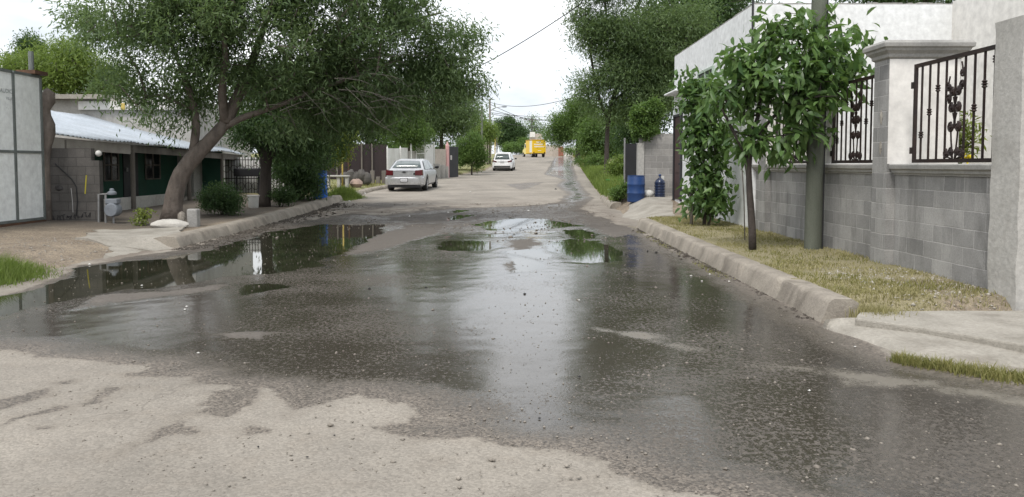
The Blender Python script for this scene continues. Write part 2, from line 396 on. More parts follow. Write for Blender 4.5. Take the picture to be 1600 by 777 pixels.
POOLS = [
 ('long mirror still puddle of dark water along the left kerb', [(-120, 478), (0, 463), (66, 449), (105, 435), (119, 419), (182, 409), (245, 405), (308, 395), (350, 382), (420, 363), (504, 350), (560, 352), (603, 350), (600, 364),
   (560, 384), (529, 398), (500, 408), (507, 413), (430, 427), (350, 431), (297, 444), (245, 452), (196, 452), (157, 459), (105, 470), (35, 484), (0, 494), (-120, 512)]),
 ('dark puddle in the middle of the road, farthest of the big ones', [(737, 350.6), (766, 345), (800, 341.5), (843, 342), (872, 346), (915, 352.4), (876, 357), (840, 359), (811, 361.5), (793, 363), (770, 360), (745, 355)]),
 ('pale puddle before the gravel island mid road', [(680, 382), (705, 376), (766, 376), (786, 386), (768, 391), (730, 393), (700, 392)]),
 ('small puddle right of the gravel island', [(880, 360), (910, 358.5), (938, 367), (933, 372), (905, 373.5), (890, 368)]),
 ('thin puddle just before the middle one', [(758, 366), (806, 364.5), (813, 367.5), (784, 370.5), (762, 370.5)]),
 ('broad shallow puddle towards the right kerb', [(851, 383), (876, 375), (899, 374), (930, 376.5), (966, 388), (979, 397), (968, 407), (925, 411), (899, 409), (883, 398), (856, 393)]),
 ('bright shallow puddle in the road centre', [(786, 391), (847, 387), (856, 397), (851, 410), (838, 422), (812, 424), (796, 412)]),
 ('sliver of puddle by the pothole rim', [(698, 341), (714, 336), (741, 335.5), (732, 339.5), (712, 344), (700, 344.5)]),
 ('tiny dark puddle farthest from the camera', [(703, 331), (716, 328), (732, 329), (722, 332), (708, 333)]),
 ('small puddle left of the road centre with scum on its edge', [(371, 451), (388, 444), (420, 442), (451, 449), (413, 456), (381, 461)]),
]
SMOOTH = [[(690, 395), (860, 390), (950, 415), (965, 500), (935, 600), (880, 668), (800, 672), (700, 600), (665, 500)], [(955, 398), (1060, 402), (1190, 480), (1090, 520), (1000, 480)], [(60, 500), (230, 460), (300, 470), (240, 520), (120, 545), (40, 535)]]
SILT = [(920, 510), (1000, 520), (1080, 540), (1150, 560), (1250, 567), (1350, 580), (1500, 600), (1700, 640), (1700, 655), (1450, 610), (1325, 600), (1225, 580), (1150, 565), (1060, 545), (965, 525)]
ISLE = [[(790, 378), (835, 372), (848, 381), (830, 391), (795, 392)], [(560, 372), (640, 352), (700, 348), (690, 364), (620, 385), (540, 400)], [(905, 340), (985, 352), (1000, 362), (960, 372), (930, 360)],
        [(800, 402), (836, 400), (838, 414), (806, 424), (782, 414)], [(150, 462), (300, 450), (360, 440), (350, 452), (210, 470), (120, 482)], [(330, 520), (430, 522), (410, 532), (340, 528)], [(600, 340), (700, 332), (760, 335), (740, 345), (640, 350)]]

ys = list(np.exp(np.linspace(math.log(1.4), math.log(46), 600))) + list(np.exp(np.linspace(math.log(47), math.log(1100), 60)))
ys = np.array([-40., -20, -8, -3, 0, .8] + ys)
xs = np.concatenate([[-40, -30, -22, -16, -12, -10, -9, -8.5], np.linspace(-8, 8, 440), [8.5, 9, 10, 12, 15, 19, 25, 32, 40]])
GX, GY = np.meshgrid(xs, ys); nx, ny = len(xs), len(ys)
wob = (fbm(GX, GY, 2.2, 3, 20) - .5) * .22 + (fbm(GX, GY, 9, 2, 31) - .5) * .08
wet = sdf(gpoly(WET), GX, GY)
for d in DAMP: wet = np.maximum(wet, np.minimum(sdf(gpoly(d), GX, GY), .06))
wetn = wet + wob * np.clip(GY / 9, .35, 1.6)
pools = [sdf(gpoly(p), GX, GY) + wob * 1.0 * np.clip(GY / 9, .7, 2.0) for _, p in POOLS]
pool = np.max(pools, 0)
smooth = np.max([sdf(gpoly(p), GX, GY) for p in SMOOTH], 0) + wob * 3
mud = ss(16.5, 19, GY + wob * 8) * ss(31, 24, GY) * ss(3.6, 2.4, GX)
mud = np.maximum(mud, ss(1.5, .5, GX - XL(GY) + wob * 2) * ss(8, 11, GY) * ss(33, 27, GY))
silt = sdf(gpoly(SILT), GX, GY) + wob * 2
isle = np.max([sdf(gpoly(p), GX, GY) for p in ISLE], 0) + wob * 1.6
micro = (fbm(GX, GY, 1.1, 4, 50) - .5) * .03 + (fbm(GX, GY, 6, 3, 60) - .5) * .012
pw = ss(-.25, .0, pool)
z = zr(GY) + micro * (1 - pw) * (1 - .70 * ss(0, .5, wetn) * ss(19, 15, GY)) * ss(1.5, 4, GY) * (1 + 1.6 * ss(15, 17, GY) * ss(30, 25, GY)) - .004 * pw + .018 * ss(-.1, .3, isle) * (1 - pw)
idx = np.arange(nx * ny).reshape(ny, nx)
quads = np.stack([idx[:-1, :-1], idx[:-1, 1:], idx[1:, 1:], idx[1:, :-1]], -1).reshape(-1, 4)
RV = np.stack([GX, GY, z], -1).reshape(-1, 3)
RA = {'wet': np.clip(wetn, -2, 3).ravel(), 'pool': np.clip(pool, -2, 2).ravel(), 'silt': np.clip(silt, -1, 1).ravel(), 'isle': np.clip(isle, -1, 1).ravel(), 'calm': np.clip(smooth, -1.5, 1.5).ravel(), 'mud': mud.ravel()}

def road_mat():
    t = NT('wet_asphalt')
    wet = t.attr('wet'); pool = t.attr('pool'); calm = t.attr('calm'); mud = t.attr('mud'); silt = t.attr('silt'); isle = t.attr('isle')
    n1 = t.noise(9, 5, .7); n40 = t.noise(46, 3, .6)
    w = t.rng(t.math('ADD', t.math('ADD', wet, t.math('MULTIPLY', t.math('SUBTRACT', n40, .5), .07)), t.math('MULTIPLY', t.math('SUBTRACT', n1, .5), .16)), -.015, .015)
    p = t.rng(t.math('ADD', pool, t.math('MULTIPLY', t.math('SUBTRACT', n1, .5), .14)), -.02, .03)
    big = t.noise(.9, 4, .6)
    # --- dry surface
    dry = t.mix(t.rng(t.noise(.7, 5, .65), .35, .65), (.30, .272, .235), (.232, .211, .183))
    dry = t.mix(t.rng(t.noise(3.2, 5, .7), .5, .75, 0, .6), dry, (.24, .21, .175))
    v = t('ShaderNodeTexVoronoi'); v.inputs['Scale'].default_value = 75; t.L(t.pos(), v.inputs['Vector'])
    sepc = t('ShaderNodeSeparateColor'); t.L(v.outputs['Color'], sepc.inputs[0])
    stone = t.rng(sepc.outputs[0], 0, 1, .82, 1.12)
    dry = t.mix(1., dry, t_rgb(t, stone), 'MULTIPLY')
    pit = t.rng(t.noise(26, 2, .5), .66, .74, 0, .55); dry = t.mix(pit, dry, (.15, .13, .11))
    mk = t.math('MULTIPLY', mud, t.rng(t.noise(1.6, 6, .7), .40, .56)); dry = t.mix(mk, dry, t.mix(t.rng(n40, .3, .7), (.125, .105, .088), (.20, .172, .145)))
    cr = t('ShaderNodeTexVoronoi', feature='DISTANCE_TO_EDGE'); cr.inputs['Scale'].default_value = .8
    va = t('ShaderNodeVectorMath', operation='ADD'); t.L(t.pos(), va.inputs[0]); nc_ = t('ShaderNodeTexNoise'); nc_.inputs['Scale'].default_value = 2.5; t.L(t.pos(), nc_.inputs['Vector']); t.L(nc_.outputs['Color'], va.inputs[1]); t.L(va.outputs[0], cr.inputs['Vector'])
    ck = t.math('MULTIPLY', t.rng(cr.outputs['Distance'], .006, .02, 1, 0), t.rng(t.noise(.5, 3), .48, .6, 0, .3)); dry = t.mix(ck, dry, (.11, .098, .085))
    dry = t.mix(1., dry, t_rgb(t, t.rng(t.noise(.28, 5, .65, None, .6), .35, .62, .86, 1.10)), 'MULTIPLY')
    # --- half damp margin
    hw = t.rng(t.math('ADD', wet, t.math('MULTIPLY', t.math('SUBTRACT', t.noise(5, 5, .7), .5), .3)), -.10, .03)
    dry = t.mix(t.math('MULTIPLY', hw, .38), dry, (.17, .148, .122))
    # --- damp surface
    damp = t.mix(t.rng(big, .35, .65), (.118, .101, .084), (.150, .129, .107))
    damp = t.mix(1., damp, t_rgb(t, t.rng(sepc.outputs[0], 0, 1, .5, 1.45)), 'MULTIPLY')
    sl = t.rng(t.math('ADD', silt, t.math('MULTIPLY', t.math('SUBTRACT', n1, .5), .25)), -.05, .14)
    damp = t.mix(t.math('MULTIPLY', sl, .85), damp, (.26, .235, .195))
    il = t.rng(t.math('ADD', isle, t.math('MULTIPLY', t.math('SUBTRACT', n1, .5), .4)), -.04, .1)
    damp = t.mix(t.math('MULTIPLY', il, .8), damp, (.118, .104, .091))
    damp = t.mix(t.math('MULTIPLY', mud, t.rng(t.noise(2.4, 5, .7), .36, .6, .25, .9)), damp, (.066, .056, .047))
    damp = t.mix(1., damp, t_rgb(t, t.rng(n40, .3, .7, .7, 1.3)), 'MULTIPLY')
    col = t.mix(w, dry, damp); 
    murk = t.mix(t.rng(t.noise(1.3, 3), .4, .6), (.022, .023, .014), (.035, .034, .022))
    col = t.mix(p, col, murk)
    # --- film of running water between the stones
    fz = t.rng(t.math('ADD', wet, t.math('MULTIPLY', t.math('SUBTRACT', big, .5), .7)), .08, .5)
    cz = t.rng(t.math('ADD', calm, t.math('MULTIPLY', t.math('SUBTRACT', n1, .5), .6)), -.35, .45)
    fz = t.math('MULTIPLY', fz, t.math('SUBTRACT', 1., t.math('MULTIPLY', sl, .6)))
    lo = t.rng(t.noise(.45, 5, .65), .38, .62, -.06, .06)
    fz = t.math('MULTIPLY', fz, t.math('SUBTRACT', 1., t.math('MULTIPLY', il, .85))); fz = t.math('MULTIPLY', fz, t.math('SUBTRACT', 1., t.math('MULTIPLY', mud, t.rng(n1, .38, .52, .95, .45))))
    fn = t.math('ADD', t.mixf(.42, t.noise(30, 4, .68, t.scalev(t.pos(), (1, .8, 1))), t.noise(85, 3, .6)), t.math('ADD', lo, t.math('MULTIPLY', cz, .065)))
    film = t.math('MULTIPLY', fz, t.rng(fn, .435, .485))
    col = t.mix(t.math('MULTIPLY', fz, .6), col, (.060, .052, .043)); col = t.mix(t.math('MULTIPLY', film, .65), col, (.028, .025, .020)); col = t.mix(p, col, murk)
    t.base(col)
    mo = t.math('MAXIMUM', il, mud); rg = t.mixf(w, .92, t.mixf(mo, t.rng(n40, .35, .65, .45, .75), .9)); rg = t.mixf(film, rg, .05); rg = t.mixf(p, rg, .02)
    t.set('Roughness', rg); t.set('IOR', 1.44); t.set('Specular IOR Level', t.mixf(w, .25, .5))
    agg = t.math('ADD', t.math('MULTIPLY', v.outputs['Distance'], -.8), t.noise(130, 3, .7))
    nb = t.bump(agg, .007, t.mixf(p, t.mixf(film, t.mixf(w, .38, .40), .03), 0.))
    rip = t.noise(52, 3, .65, t.scalev(t.pos(), (1, .8, 1)))
    nb = t.bump(rip, .006, t.mixf(p, t.math('MULTIPLY', film, .12), .006), nb)
    t.set('Normal', nb)
    return t.m
M['road'] = road_mat()

qc = np.stack([a.ravel()[quads].mean(1) for a in pools], -1)
own = np.where(qc.max(1) > 0, qc.argmax(1), -1)
def submesh(name, mask, mat):
    q = quads[mask]; u, inv = np.unique(q.ravel(), return_inverse=True)
    return mesh_obj(name, RV[u], inv.reshape(-1, 4), mat, None, True, attrs={k: a[u] for k, a in RA.items()})
road = submesh('road', own == -1, M['road']); tag(road, 'worn asphalt road, dry and beige in front, wet and dark beyond', kind='structure')
for i, (lab, _) in enumerate(POOLS):
    if (own == i).sum() > 3:
        o = submesh('puddle', own == i, M['road']); tag(o, lab, kind='structure')

# ------------------------------------------------------------------ ground sheet
gxs = np.concatenate([-np.exp(np.linspace(math.log(900), math.log(20), 18)), np.linspace(-19.5, -9, 60), np.linspace(-8.9, 7, 200), np.linspace(7.3, 16, 40), np.exp(np.linspace(math.log(18), math.log(900), 18))])
gys = np.concatenate([[-60, -30, -15, -6, -2], np.linspace(0, 32, 300), np.linspace(32.4, 60, 80), np.exp(np.linspace(math.log(61), math.log(1500), 60))])
AX, AY = np.meshgrid(gxs, gys); AZ = H(AX, AY)
right = ss(.05, .25, AX - XR(AY)); left = ss(.1, .5, XL(AY) - AX)
gr = right * (.85 * ss(6.8, 7.6, AY) * (1 - .85 * ss(18.6, 19.8, AY) * (1 - ss(25, 27, AY)))) + left * (.75 * ss(27.5, 29, AY) + .4 * ss(-6.7, -7.4, AX) * ss(10.8, 9.5, AY)) + ss(20, 40, np.abs(AX)) * .7
gr = gr * (1 - .6 * ss(9.4, 8.2, AY) * ss(3.8, 4.4, AX))
green = np.clip(ss(25, 32, AY) * .8 + ss(11, 9.5, AY) * left, 0, 1)
ii = np.arange(AX.size).reshape(AX.shape)
aq = np.stack([ii[:-1, :-1], ii[:-1, 1:], ii[1:, 1:], ii[1:, :-1]], -1).reshape(-1, 4)
def ground_mat():
    t = NT('earth_and_grass')
    g = t.attr('grass'); gn = t.attr('green')
    dirt = t.mix(t.rng(t.noise(1.6, 6, .65), .35, .65), (.29, .24, .182), (.195, .16, .125))
    dirt = t.mix(t.rng(t.noise(5, 5, .7), .52, .7, 0, .6), dirt, (.15, .125, .10))
    v = t('ShaderNodeTexVoronoi'); v.inputs['Scale'].default_value = 45; t.L(t.pos(), v.inputs['Vector'])
    sepc = t('ShaderNodeSeparateColor'); t.L(v.outputs['Color'], sepc.inputs[0])
    dirt = t.mix(1., dirt, t_rgb(t, t.rng(sepc.outputs[0], 0, 1, .72, 1.25)), 'MULTIPLY')
    dryg = t.mix(t.rng(t.noise(2.5, 5, .7), .35, .65), (.29, .255, .165), (.215, .195, .11))
    greeng = t.mix(t.rng(t.noise(2.5, 5, .7), .35, .65), (.14, .17, .06), (.24, .22, .11))
    gc = t.mix(gn, dryg, greeng); so = t.attr('soil'); dirt = t.mix(so, dirt, (.105, .092, .08))
    f = t.rng(t.math('ADD', g, t.math('SUBTRACT', t.noise(3.5, 6, .7), .5)), .25, .6)
    c = t.mix(f, dirt, gc)
    c = t.mix(1., c, t_rgb(t, t.rng(t.noise(60, 3, .7), .25, .75, .7, 1.3)), 'MULTIPLY')
    t.base(c); t.set('Roughness', .95); t.set('Specular IOR Level', .15)
    t.set('Normal', t.bump(t.noise(45, 5, .7), .03, .7))
    return t.m
M['ground'] = ground_mat()
ground = mesh_obj('ground', np.stack([AX, AY, AZ], -1).reshape(-1, 3), aq, M['ground'], None, True, attrs={'grass': gr.ravel(), 'green': green.ravel(), 'soil': (.8 * ss(-6.5, -7.0, AX) * ss(14.5, 17, AY) * ss(29, 27.5, AY) + .55 * ss(.35, .05, np.abs(AX - XL(AY) + .1)) * ss(5, 6, AY) * ss(16, 14, AY)).ravel()})
tag(ground, 'bare earth and patchy grass beside the road', kind='structure')

# ------------------------------------------------------------------ kerbs, slabs, aprons
def kerb(name, label, y0, y1, xf, sgn, prof, step=.09, seed=0):
    n = int((y1 - y0) / step); rings = []
    for i in range(n + 1):
        y = y0 + (y1 - y0) * i / n
        joint = .03 if (i % 15 == 0 and 0 < i < n) else 0
        ring = []
        for k, (dx, dz) in enumerate(prof):
            e = (float(vnoise(np.array([y * 3.1]), np.array([k * 1.7]), seed)[0]) - .5) * .006 + (float(vnoise(np.array([y * 11.]), np.array([k * 1.7]), seed + 5)[0]) - .5) * .009
            x = float(xf(y)) + sgn * dx; zz = float(zr(y)) + dz
            if dz > .02: zz += e - joint; x -= sgn * (e * .8 - joint)
            ring.append((x, y, zz))
        rings.append(ring)
    m = MB(); m.loft(rings, True, True); o = m.build(name, M['kerb'], None, 'auto'); return tag(o, label, kind='structure')
kerb('kerb', 'worn rounded concrete kerb along the dry grass strip', 7.25, 18.2, XR, 1, [(.30, -.1), (-.07, -.1), (-.055, .01), (-.015, .10), (.012, .185), (.035, .215), (.07, .226), (.24, .226), (.30, .19)])
kerb('kerb', 'low broken kerb by the weedy mound beyond the blue barrel', 24.8, 29.5, lambda y: XR(y) + .05, 1, [(.35, -.1), (-.04, -.1), (-.02, .02), (.03, .12), (.10, .17), (.2, .19), (.35, .17)], seed=9)
kerb('kerb', 'grey concrete kerb under the leaning tree and the bushes', 13.9, 28.3, XL, -1, [(.42, -.1), (-.10, -.1), (-.08, .0), (-.03, .10), (.01, .175), (.05, .20), (.25, .21), (.42, .17)], seed=4)
kerb('kerb', 'pale low kerb beside the silver sedan', 30.6, 44, XL, -1, [(.3, -.1), (-.05, -.1), (-.04, .02), (0, .10), (.06, .14), (.18, .15), (.3, .13)], seed=6)
def slab(name, label, pix, zt, th, mat, seed=0):
    pts = []
    n = len(pix)
    for i in range(n):
        a = GZ(*pix[i], zt); b = GZ(*pix[(i + 1) % n], zt)
        for k in range(5):
            p = a + (b - a) * k / 5; j = (vnoise(np.array([p[0] * 5.]), np.array([p[1] * 5.]), seed)[0] - .5) * .07
            pts.append((p[0] + j, p[1] - j))
    m = MB(); m.prism(pts, zt - th, zt); o = m.build(name, mat, None, False, .018); return tag(o, label, kind='structure')
def drape(name, label, cor, zt, up, mat, seed=0, nu=24, nv=10):
    c = [GZ(*q, zt) for q in cor]; V = []; Fc = []
    for i in range(nu + 1):
        for j in range(nv + 1):
            u = i / nu; v = j / nv; p = (c[0] * (1 - u) + c[1] * u) * (1 - v) + (c[3] * (1 - u) + c[2] * u) * v
            e = .10 if (i in (0, nu) or j in (0, nv)) else .03
            x = p[0] + (vnoise(np.array([p[0] * 4.]), np.array([p[1] * 4.]), seed)[0] - .5) * e * 2; y = p[1] + (vnoise(np.array([p[0] * 4.]), np.array([p[1] * 4.]), seed + 3)[0] - .5) * e * 2
            V.append((x, y, h(x, y) + up + (vnoise(np.array([x * 2.]), np.array([y * 2.]), seed + 5)[0] - .5) * .025))
    n = len(V); idx = lambda i, j: i * (nv + 1) + j
    for i in range(nu):
        for j in range(nv): Fc.append((idx(i, j), idx(i + 1, j), idx(i + 1, j + 1), idx(i, j + 1)))
    rim = [idx(i, 0) for i in range(nu + 1)] + [idx(nu, j) for j in range(1, nv + 1)] + [idx(i, nv) for i in range(nu - 1, -1, -1)] + [idx(0, j) for j in range(nv - 1, 0, -1)]
    for k in rim: V.append((V[k][0], V[k][1], V[k][2] - .12))
    for q in range(len(rim)): a = rim[q]; b = rim[(q + 1) % len(rim)]; Fc.append((a, b, n + (q + 1) % len(rim), n + q))
    m = MB(); m.add(V, Fc); return tag(m.build(name, mat, None, 'auto'), label, kind='structure')
drape('concrete_slab', 'cracked pale concrete slab before the leaning tree', [(120, 372), (272, 372), (288, 355), (150, 357)], .22, .03, M['concrete'], 1)
drape('concrete_slab', 'lower broken concrete slab sloping to the left puddle', [(165, 390), (245, 388), (262, 376), (180, 377)], .14, .02, M['concrete'], 2)
drape('concrete_slab', 'concrete path before the pale block wall and blue drum', [(950, 327), (1050, 329), (1050, 311), (985, 314)], .38, .025, M['concrete'], 3)
slab('driveway_slab', 'pale concrete driveway slab beside the plaster pillar', [(1338, 487), (1700, 483), (1900, 500), (1900, 610), (1700, 558), (1600, 538), (1440, 512), (1335, 497)], .125, .14, M['concrete'], 4)
m = MB()
top = [(1290, 502, .07), (1335, 498, .078), (1440, 512, .078), (1600, 538, .078), (1700, 558, .078), (1900, 606, .078)]
bot = [(1285, 512, .0), (1310, 521, .0), (1425, 560, .0), (1600, 577, .0), (1700, 604, .0), (1900, 660, .0)]
def dens(a):
    o = []
    for i in range(len(a) - 1):
        for k in range(8):
            q = [a[i][j] + (a[i + 1][j] - a[i][j]) * k / 8 for j in range(3)]; o.append(q)
    return o + [list(a[-1])]
tv = [GZ(*q) for q in dens(top)]; bv = [GZ(*q) for q in dens(bot)]
rings = []
for a, b in zip(tv, bv):
    rg_ = []
    for k in range(7):
        f = k / 6; p = a * (1 - f) + b * f; p[2] += (vnoise(np.array([p[0] * 4]), np.array([p[1] * 4]), 8)[0] - .5) * .02 * (1 - f * .5) + (.012 if k < 6 else -.03); rg_.append(p)
    c = rg_[-1].copy(); c[2] = -.1; d = rg_[0].copy(); d[2] = -.1; rings.append(rg_ + [c, d])
m.loft(rings); o = m.build('driveway_apron', M['concrete'], None, 'auto'); tag(o, 'sloping concrete apron between driveway slab and wet road', kind='structure')

# ------------------------------------------------------------------ grass blades
def blades(name, label, x, y, hgt, wid, mat, zoff=0., lean=.45, zfun=H, kind='stuff', cat=None, parent=None):
    n = len(x); zb = zfun(x, y) + zoff - .01
    a = rng.uniform(0, 2 * np.pi, n); l = rng.uniform(.1, 1, n) * lean * hgt; s = rng.uniform(0, 2 * np.pi, n)
    b = np.stack([x, y, zb], -1); sv = np.stack([np.cos(s), np.sin(s), 0 * s], -1) * (wid / 2)[:, None]
    mid = b + np.stack([np.cos(a) * l * .35, np.sin(a) * l * .35, hgt * .6], -1)
    tip = b + np.stack([np.cos(a) * l, np.sin(a) * l, hgt], -1)
    V = np.stack([b - sv, b + sv, mid + sv * .7, tip, mid - sv * .7], 1).reshape(-1, 3)
    k = np.arange(n)[:, None] * 5
    Fq = np.concatenate([k + np.array([[0, 1, 2, 4]]), k + np.array([[4, 2, 3, 3]])])
    fs = [tuple(q) for q in (k + np.array([[0, 1, 2, 4]])).tolist()] + [tuple(q) for q in (k + np.array([[4, 2, 3]])).tolist()]
    v = np.repeat(np.clip(rng.normal(.5, .28, n) + .5 * (fbm(x, y, 1.7, 3, 77) - .5), 0, 1), 5)
    o = mesh_obj(name, V, fs, mat, parent, False, attrs={'v': v})
    return tag(o, label, cat, None, kind)
def scatter(n, x0, x1, y0, y1, seed, thr=.42, s=1.3):
    x = rng.uniform(x0, x1, n); y = y0 + (y1 - y0) * rng.uniform(0, 1, n) ** 1.25
    k = fbm(x, y, s, 4, seed) + rng.normal(0, .06, n) > thr; return x[k], y[k]
x, y = scatter(26000, 3.25, 5.0, 7.0, 19.5, 5, .51)
x = np.concatenate([x, rng.uniform(3.3, 4.7, 5000)]); y = np.concatenate([y, rng.uniform(7.15, 8.6, 5000)])
k = ~((y < 8.8) & (x > 4.15) & (rng.uniform(0, 1, len(x)) < .7)); x, y = x[k], y[k]
k = (x < 4.86) | (y < 15); x, y = x[k], y[k]
blades('dry_grass', 'short yellowing grass on the strip between kerb and block wall', x, y, rng.uniform(.012, .045, len(x)) * (1 + .5 * (fbm(x, y, 2, 2, 4) > .55)), np.full(len(x), .011), GRASS_DRY, lean=1.0)
x, y = scatter(11000, 3.25, 4.85, 7.6, 19, 15, .53, 1.6)
blades('grass', 'greener grass patches near the sapling', x, y, rng.uniform(.025, .07, len(x)), np.full(len(x), .011), GRASS_MIX, lean=.9)
# kerb end tuft and road edge tufts
x = rng.normal(3.42, .1, 900); y = rng.normal(7.15, .12, 900)
blades('dry_grass', 'dry brown grass spilling over the broken kerb end', x, y, rng.uniform(.05, .15, 900), np.full(900, .009), GRASS_DRY, zfun=lambda a, b: .06 + 0 * a)
n = 5200; t_ = rng.uniform(0, 1, n); p0 = GZ(1400, 563, .02); p1 = GZ(1900, 640, .02)
x = p0[0] + (p1[0] - p0[0]) * t_ + rng.normal(0, .06, n) * (.4 + t_); y = p0[1] + (p1[1] - p0[1]) * t_ + rng.normal(0, .09, n) * (.5 + t_)
blades('grass', 'yellow green grass tuft at the wet road edge below the apron', x, y, rng.uniform(.03, .11, n), np.full(n, .008), GRASS_MIX, zfun=lambda a, b: 0 * a, lean=.9)
x, y = scatter(2600, 2.75, 3.05, 10, 18.6, 19, .46, 2)
blades('grass', 'sparse weeds in the gutter along the right kerb', x, y, rng.uniform(.01, .035, len(x)), np.full(len(x), .012), GRASS_MIX, zfun=lambda a, b: zr(b), lean=1)
n = 4200; x = rng.normal(-6.75, .34, n); y = rng.normal(9.95, .5, n)
blades('grass', 'lush green grass clump at the left puddle edge', x, y, rng.uniform(.08, .42, n) * np.exp(-((x + 6.9) ** 2 / .45 + (y - 9.9) ** 2 / .9)), np.full(n, .011), GRASS_GREEN, lean=.8)
n = 2600; x = rng.normal(-6.35, .28, n); y = rng.normal(29.4, .7, n)
blades('grass', 'bright green grass tuft at the end of the left kerb', x, y, rng.uniform(.2, .62, n) * np.exp(-((x + 6.35) ** 2 / .3 + (y - 29.4) ** 2 / 1.4)), np.full(n, .025), GRASS_GREEN, lean=.7)
n = 7000; y = rng.uniform(29, 70, n); x = XL(y) - .15 - rng.uniform(0, 1, n) ** 1.5 * 3; k = fbm(x, y, .8, 3, 9) > .45; x, y = x[k], y[k]
blades('grass', 'patchy verge grass beyond the bench and behind the silver sedan', x, y, rng.uniform(.03, .13, len(x)), np.full(len(x), .035), GRASS_MIX, lean=.7)
n = 15000; y = 25.5 + rng.uniform(0, 1, n) ** 1.5 * 55; x = XR(y) + .15 + rng.uniform(0, 1, n) ** 1.2 * 2.4; k = (fbm(x, y, .7, 3, 12) > .40) & ~((y < 27.3) & (x > 3.9)); x, y = x[k], y[k]
blades('grass', 'tall weedy grass on the mound left of the blue barrel', x, y, rng.uniform(.12, .5, len(x)) * (1 - .4 * ss(30, 26, y)), np.full(len(x), .035), GRASS_GREEN, lean=.7)
n = 3000; y = rng.uniform(70, 125, n); x = XR(y) + .2 + rng.uniform(0, 1, n) * 2.5
blades('grass', 'far roadside grass under the right hand trees', x, y, rng.uniform(.15, .5, n), np.full(n, .09), GRASS_MIX, lean=.6)

# pebbles and scraps on the road
def pebbles(name, label, x, y, r, mat, zf):
    base = np.array([(1, 0, 0), (0, 1, 0), (-1, 0, 0), (0, -1, 0), (0, 0, 1), (0, 0, -1)], float)
    tri = np.array([(0, 1, 4), (1, 2, 4), (2, 3, 4), (3, 0, 4), (1, 0, 5), (2, 1, 5), (3, 2, 5), (0, 3, 5)])
    n = len(x); c = np.stack([x, y, zf(x, y)], -1)
    V = c[:, None, :] + base[None] * (r[:, None, None] * rng.uniform(.55, 1.3, (n, 6, 1))) * np.array([1, 1, .6])
    Fc = (np.arange(n)[:, None, None] * 6 + tri[None]).reshape(-1, 3)
    return tag(mesh_obj(name, V.reshape(-1, 3), Fc, mat), label, None, None, 'stuff')
n = 6000; y = 2.6 + rng.uniform(0, 1, n) ** 1.6 * 12; x = rng.uniform(-1, 1, n) * np.minimum(y * .75, 5.9); k = x < 2.9; x, y = x[k], y[k]
pebbles('gravel', 'loose small stones over the asphalt', x, y, rng.gamma(1.6, .0026, len(x)) + .0015, M['pebble'], lambda a, b: zr(b) + .002)
n = 1500; y = rng.uniform(7.4, 18, n); x = 2.98 - rng.gamma(1.3, .05, n)
pebbles('debris', 'dark grit and leaf litter gathered at the foot of the right kerb', x, y, rng.gamma(1.6, .006, n) + .003, M['pebble_dark'], lambda a, b: zr(b) + .003)
n = 2200; y = rng.uniform(13.5, 27, n); x = XL(y) + .08 + rng.gamma(1.6, .16, n)
pebbles('debris', 'dark mud crumbs and grit between the left kerb and the long puddle', x, y, rng.gamma(1.8, .009, n) + .004, M['pebble_dark'], lambda a, b: zr(b) + .003)
n = 3600; y = rng.uniform(15, 27, n); x = rng.uniform(-5.6, 2.9, n); k = fbm(x, y, .8, 3, 40) > .5; x, y = x[k], y[k]
pebbles('rubble', 'broken asphalt gravel around the potholes mid road', x, y, rng.gamma(2.0, .0055, len(x)) + .003, M['pebble'], lambda a, b: zr(b) + .006)
n = 900; x = rng.uniform(3.7, 5.0, n); y = rng.uniform(7.0, 9.6, n)
pebbles('gravel', 'pale rubble stones by the foot of the block wall', x, y, rng.gamma(2, .005, n) + .003, M['pebble_pale'], lambda a, b: H(a, b))
n = 1500; y = rng.uniform(9, 14, n); x = -6.2 - rng.uniform(0, 1, n) * 3
pebbles('gravel', 'loose stones on the dirt beside the left puddle', x, y, rng.gamma(2, .006, n) + .003, M['pebble'], lambda a, b: H(a, b))
lit = [(1080, 432), (1109, 430), (1097, 440), (1139, 441), (1336, 543), (700, 333), (640, 339), (570, 303), (546, 315), (140, 414), (292, 480), (289, 485), (222, 447), (1265, 612), (310, 553), (826, 330), (870, 270), (735, 300), (905, 470)]
lp = np.array([G(*q) for q in lit])
pebbles('litter', 'pale bits of litter on the wet road', lp[:, 0], lp[:, 1], np.clip(lp[:, 1] * .0022, .012, .09), M['litter'], lambda a, b: zr(b) + .008)
dk = [(666, 450), (577, 452), (843, 655), (980, 716), (1125, 543), (905, 590), (820, 460), (1025, 395), (1012, 393), (404, 700), (523, 682), (480, 716), (865, 258), (868, 296)]
dp = np.array([G(*q) for q in dk])
pebbles('debris', 'dark clods and leaves lying on the road', dp[:, 0], dp[:, 1], np.clip(dp[:, 1] * .0022, .008, .08), M['black_plastic'], lambda a, b: zr(b) + .006)
# ------------------------------------------------------------------ right: block boundary wall with grilles
XP, XW = 4.95, 4.84          # street face of the panels and of the pillars
wall = thing('boundary_wall', 'grey concrete block boundary wall with ledge, pillars and dark iron grilles', 'wall', (XW, 12, .2))
def panel(y0, y1): MB().box(XP, XP + .15, y0, y1, .02, 1.372).build('block_panel', M['block'], wall)
def ledge(y0, y1):
    pr = [(.16, 0), (-.02, 0), (-.025, .02), (-.05, .03), (-.055, .06), (-.085, .08), (-.09, .125), (-.075, .14), (.16, .14)]
    m = MB(); rings = []
    n = max(2, int((y1 - y0) / .2))
    for i in range(n + 1):
        y = y0 + (y1 - y0) * i / n; rings.append([(XP + a, y, 1.374 + b + (random.random() - .5) * .004) for a, b in pr])
    m.loft(rings); m.build('ledge', M['mould'], wall, 'auto')
P1 = (9.93, 10.33); P2 = (14.68, 15.08); YE = 7.78
panel(YE, P1[0]); ledge(YE, P1[0] - .003)
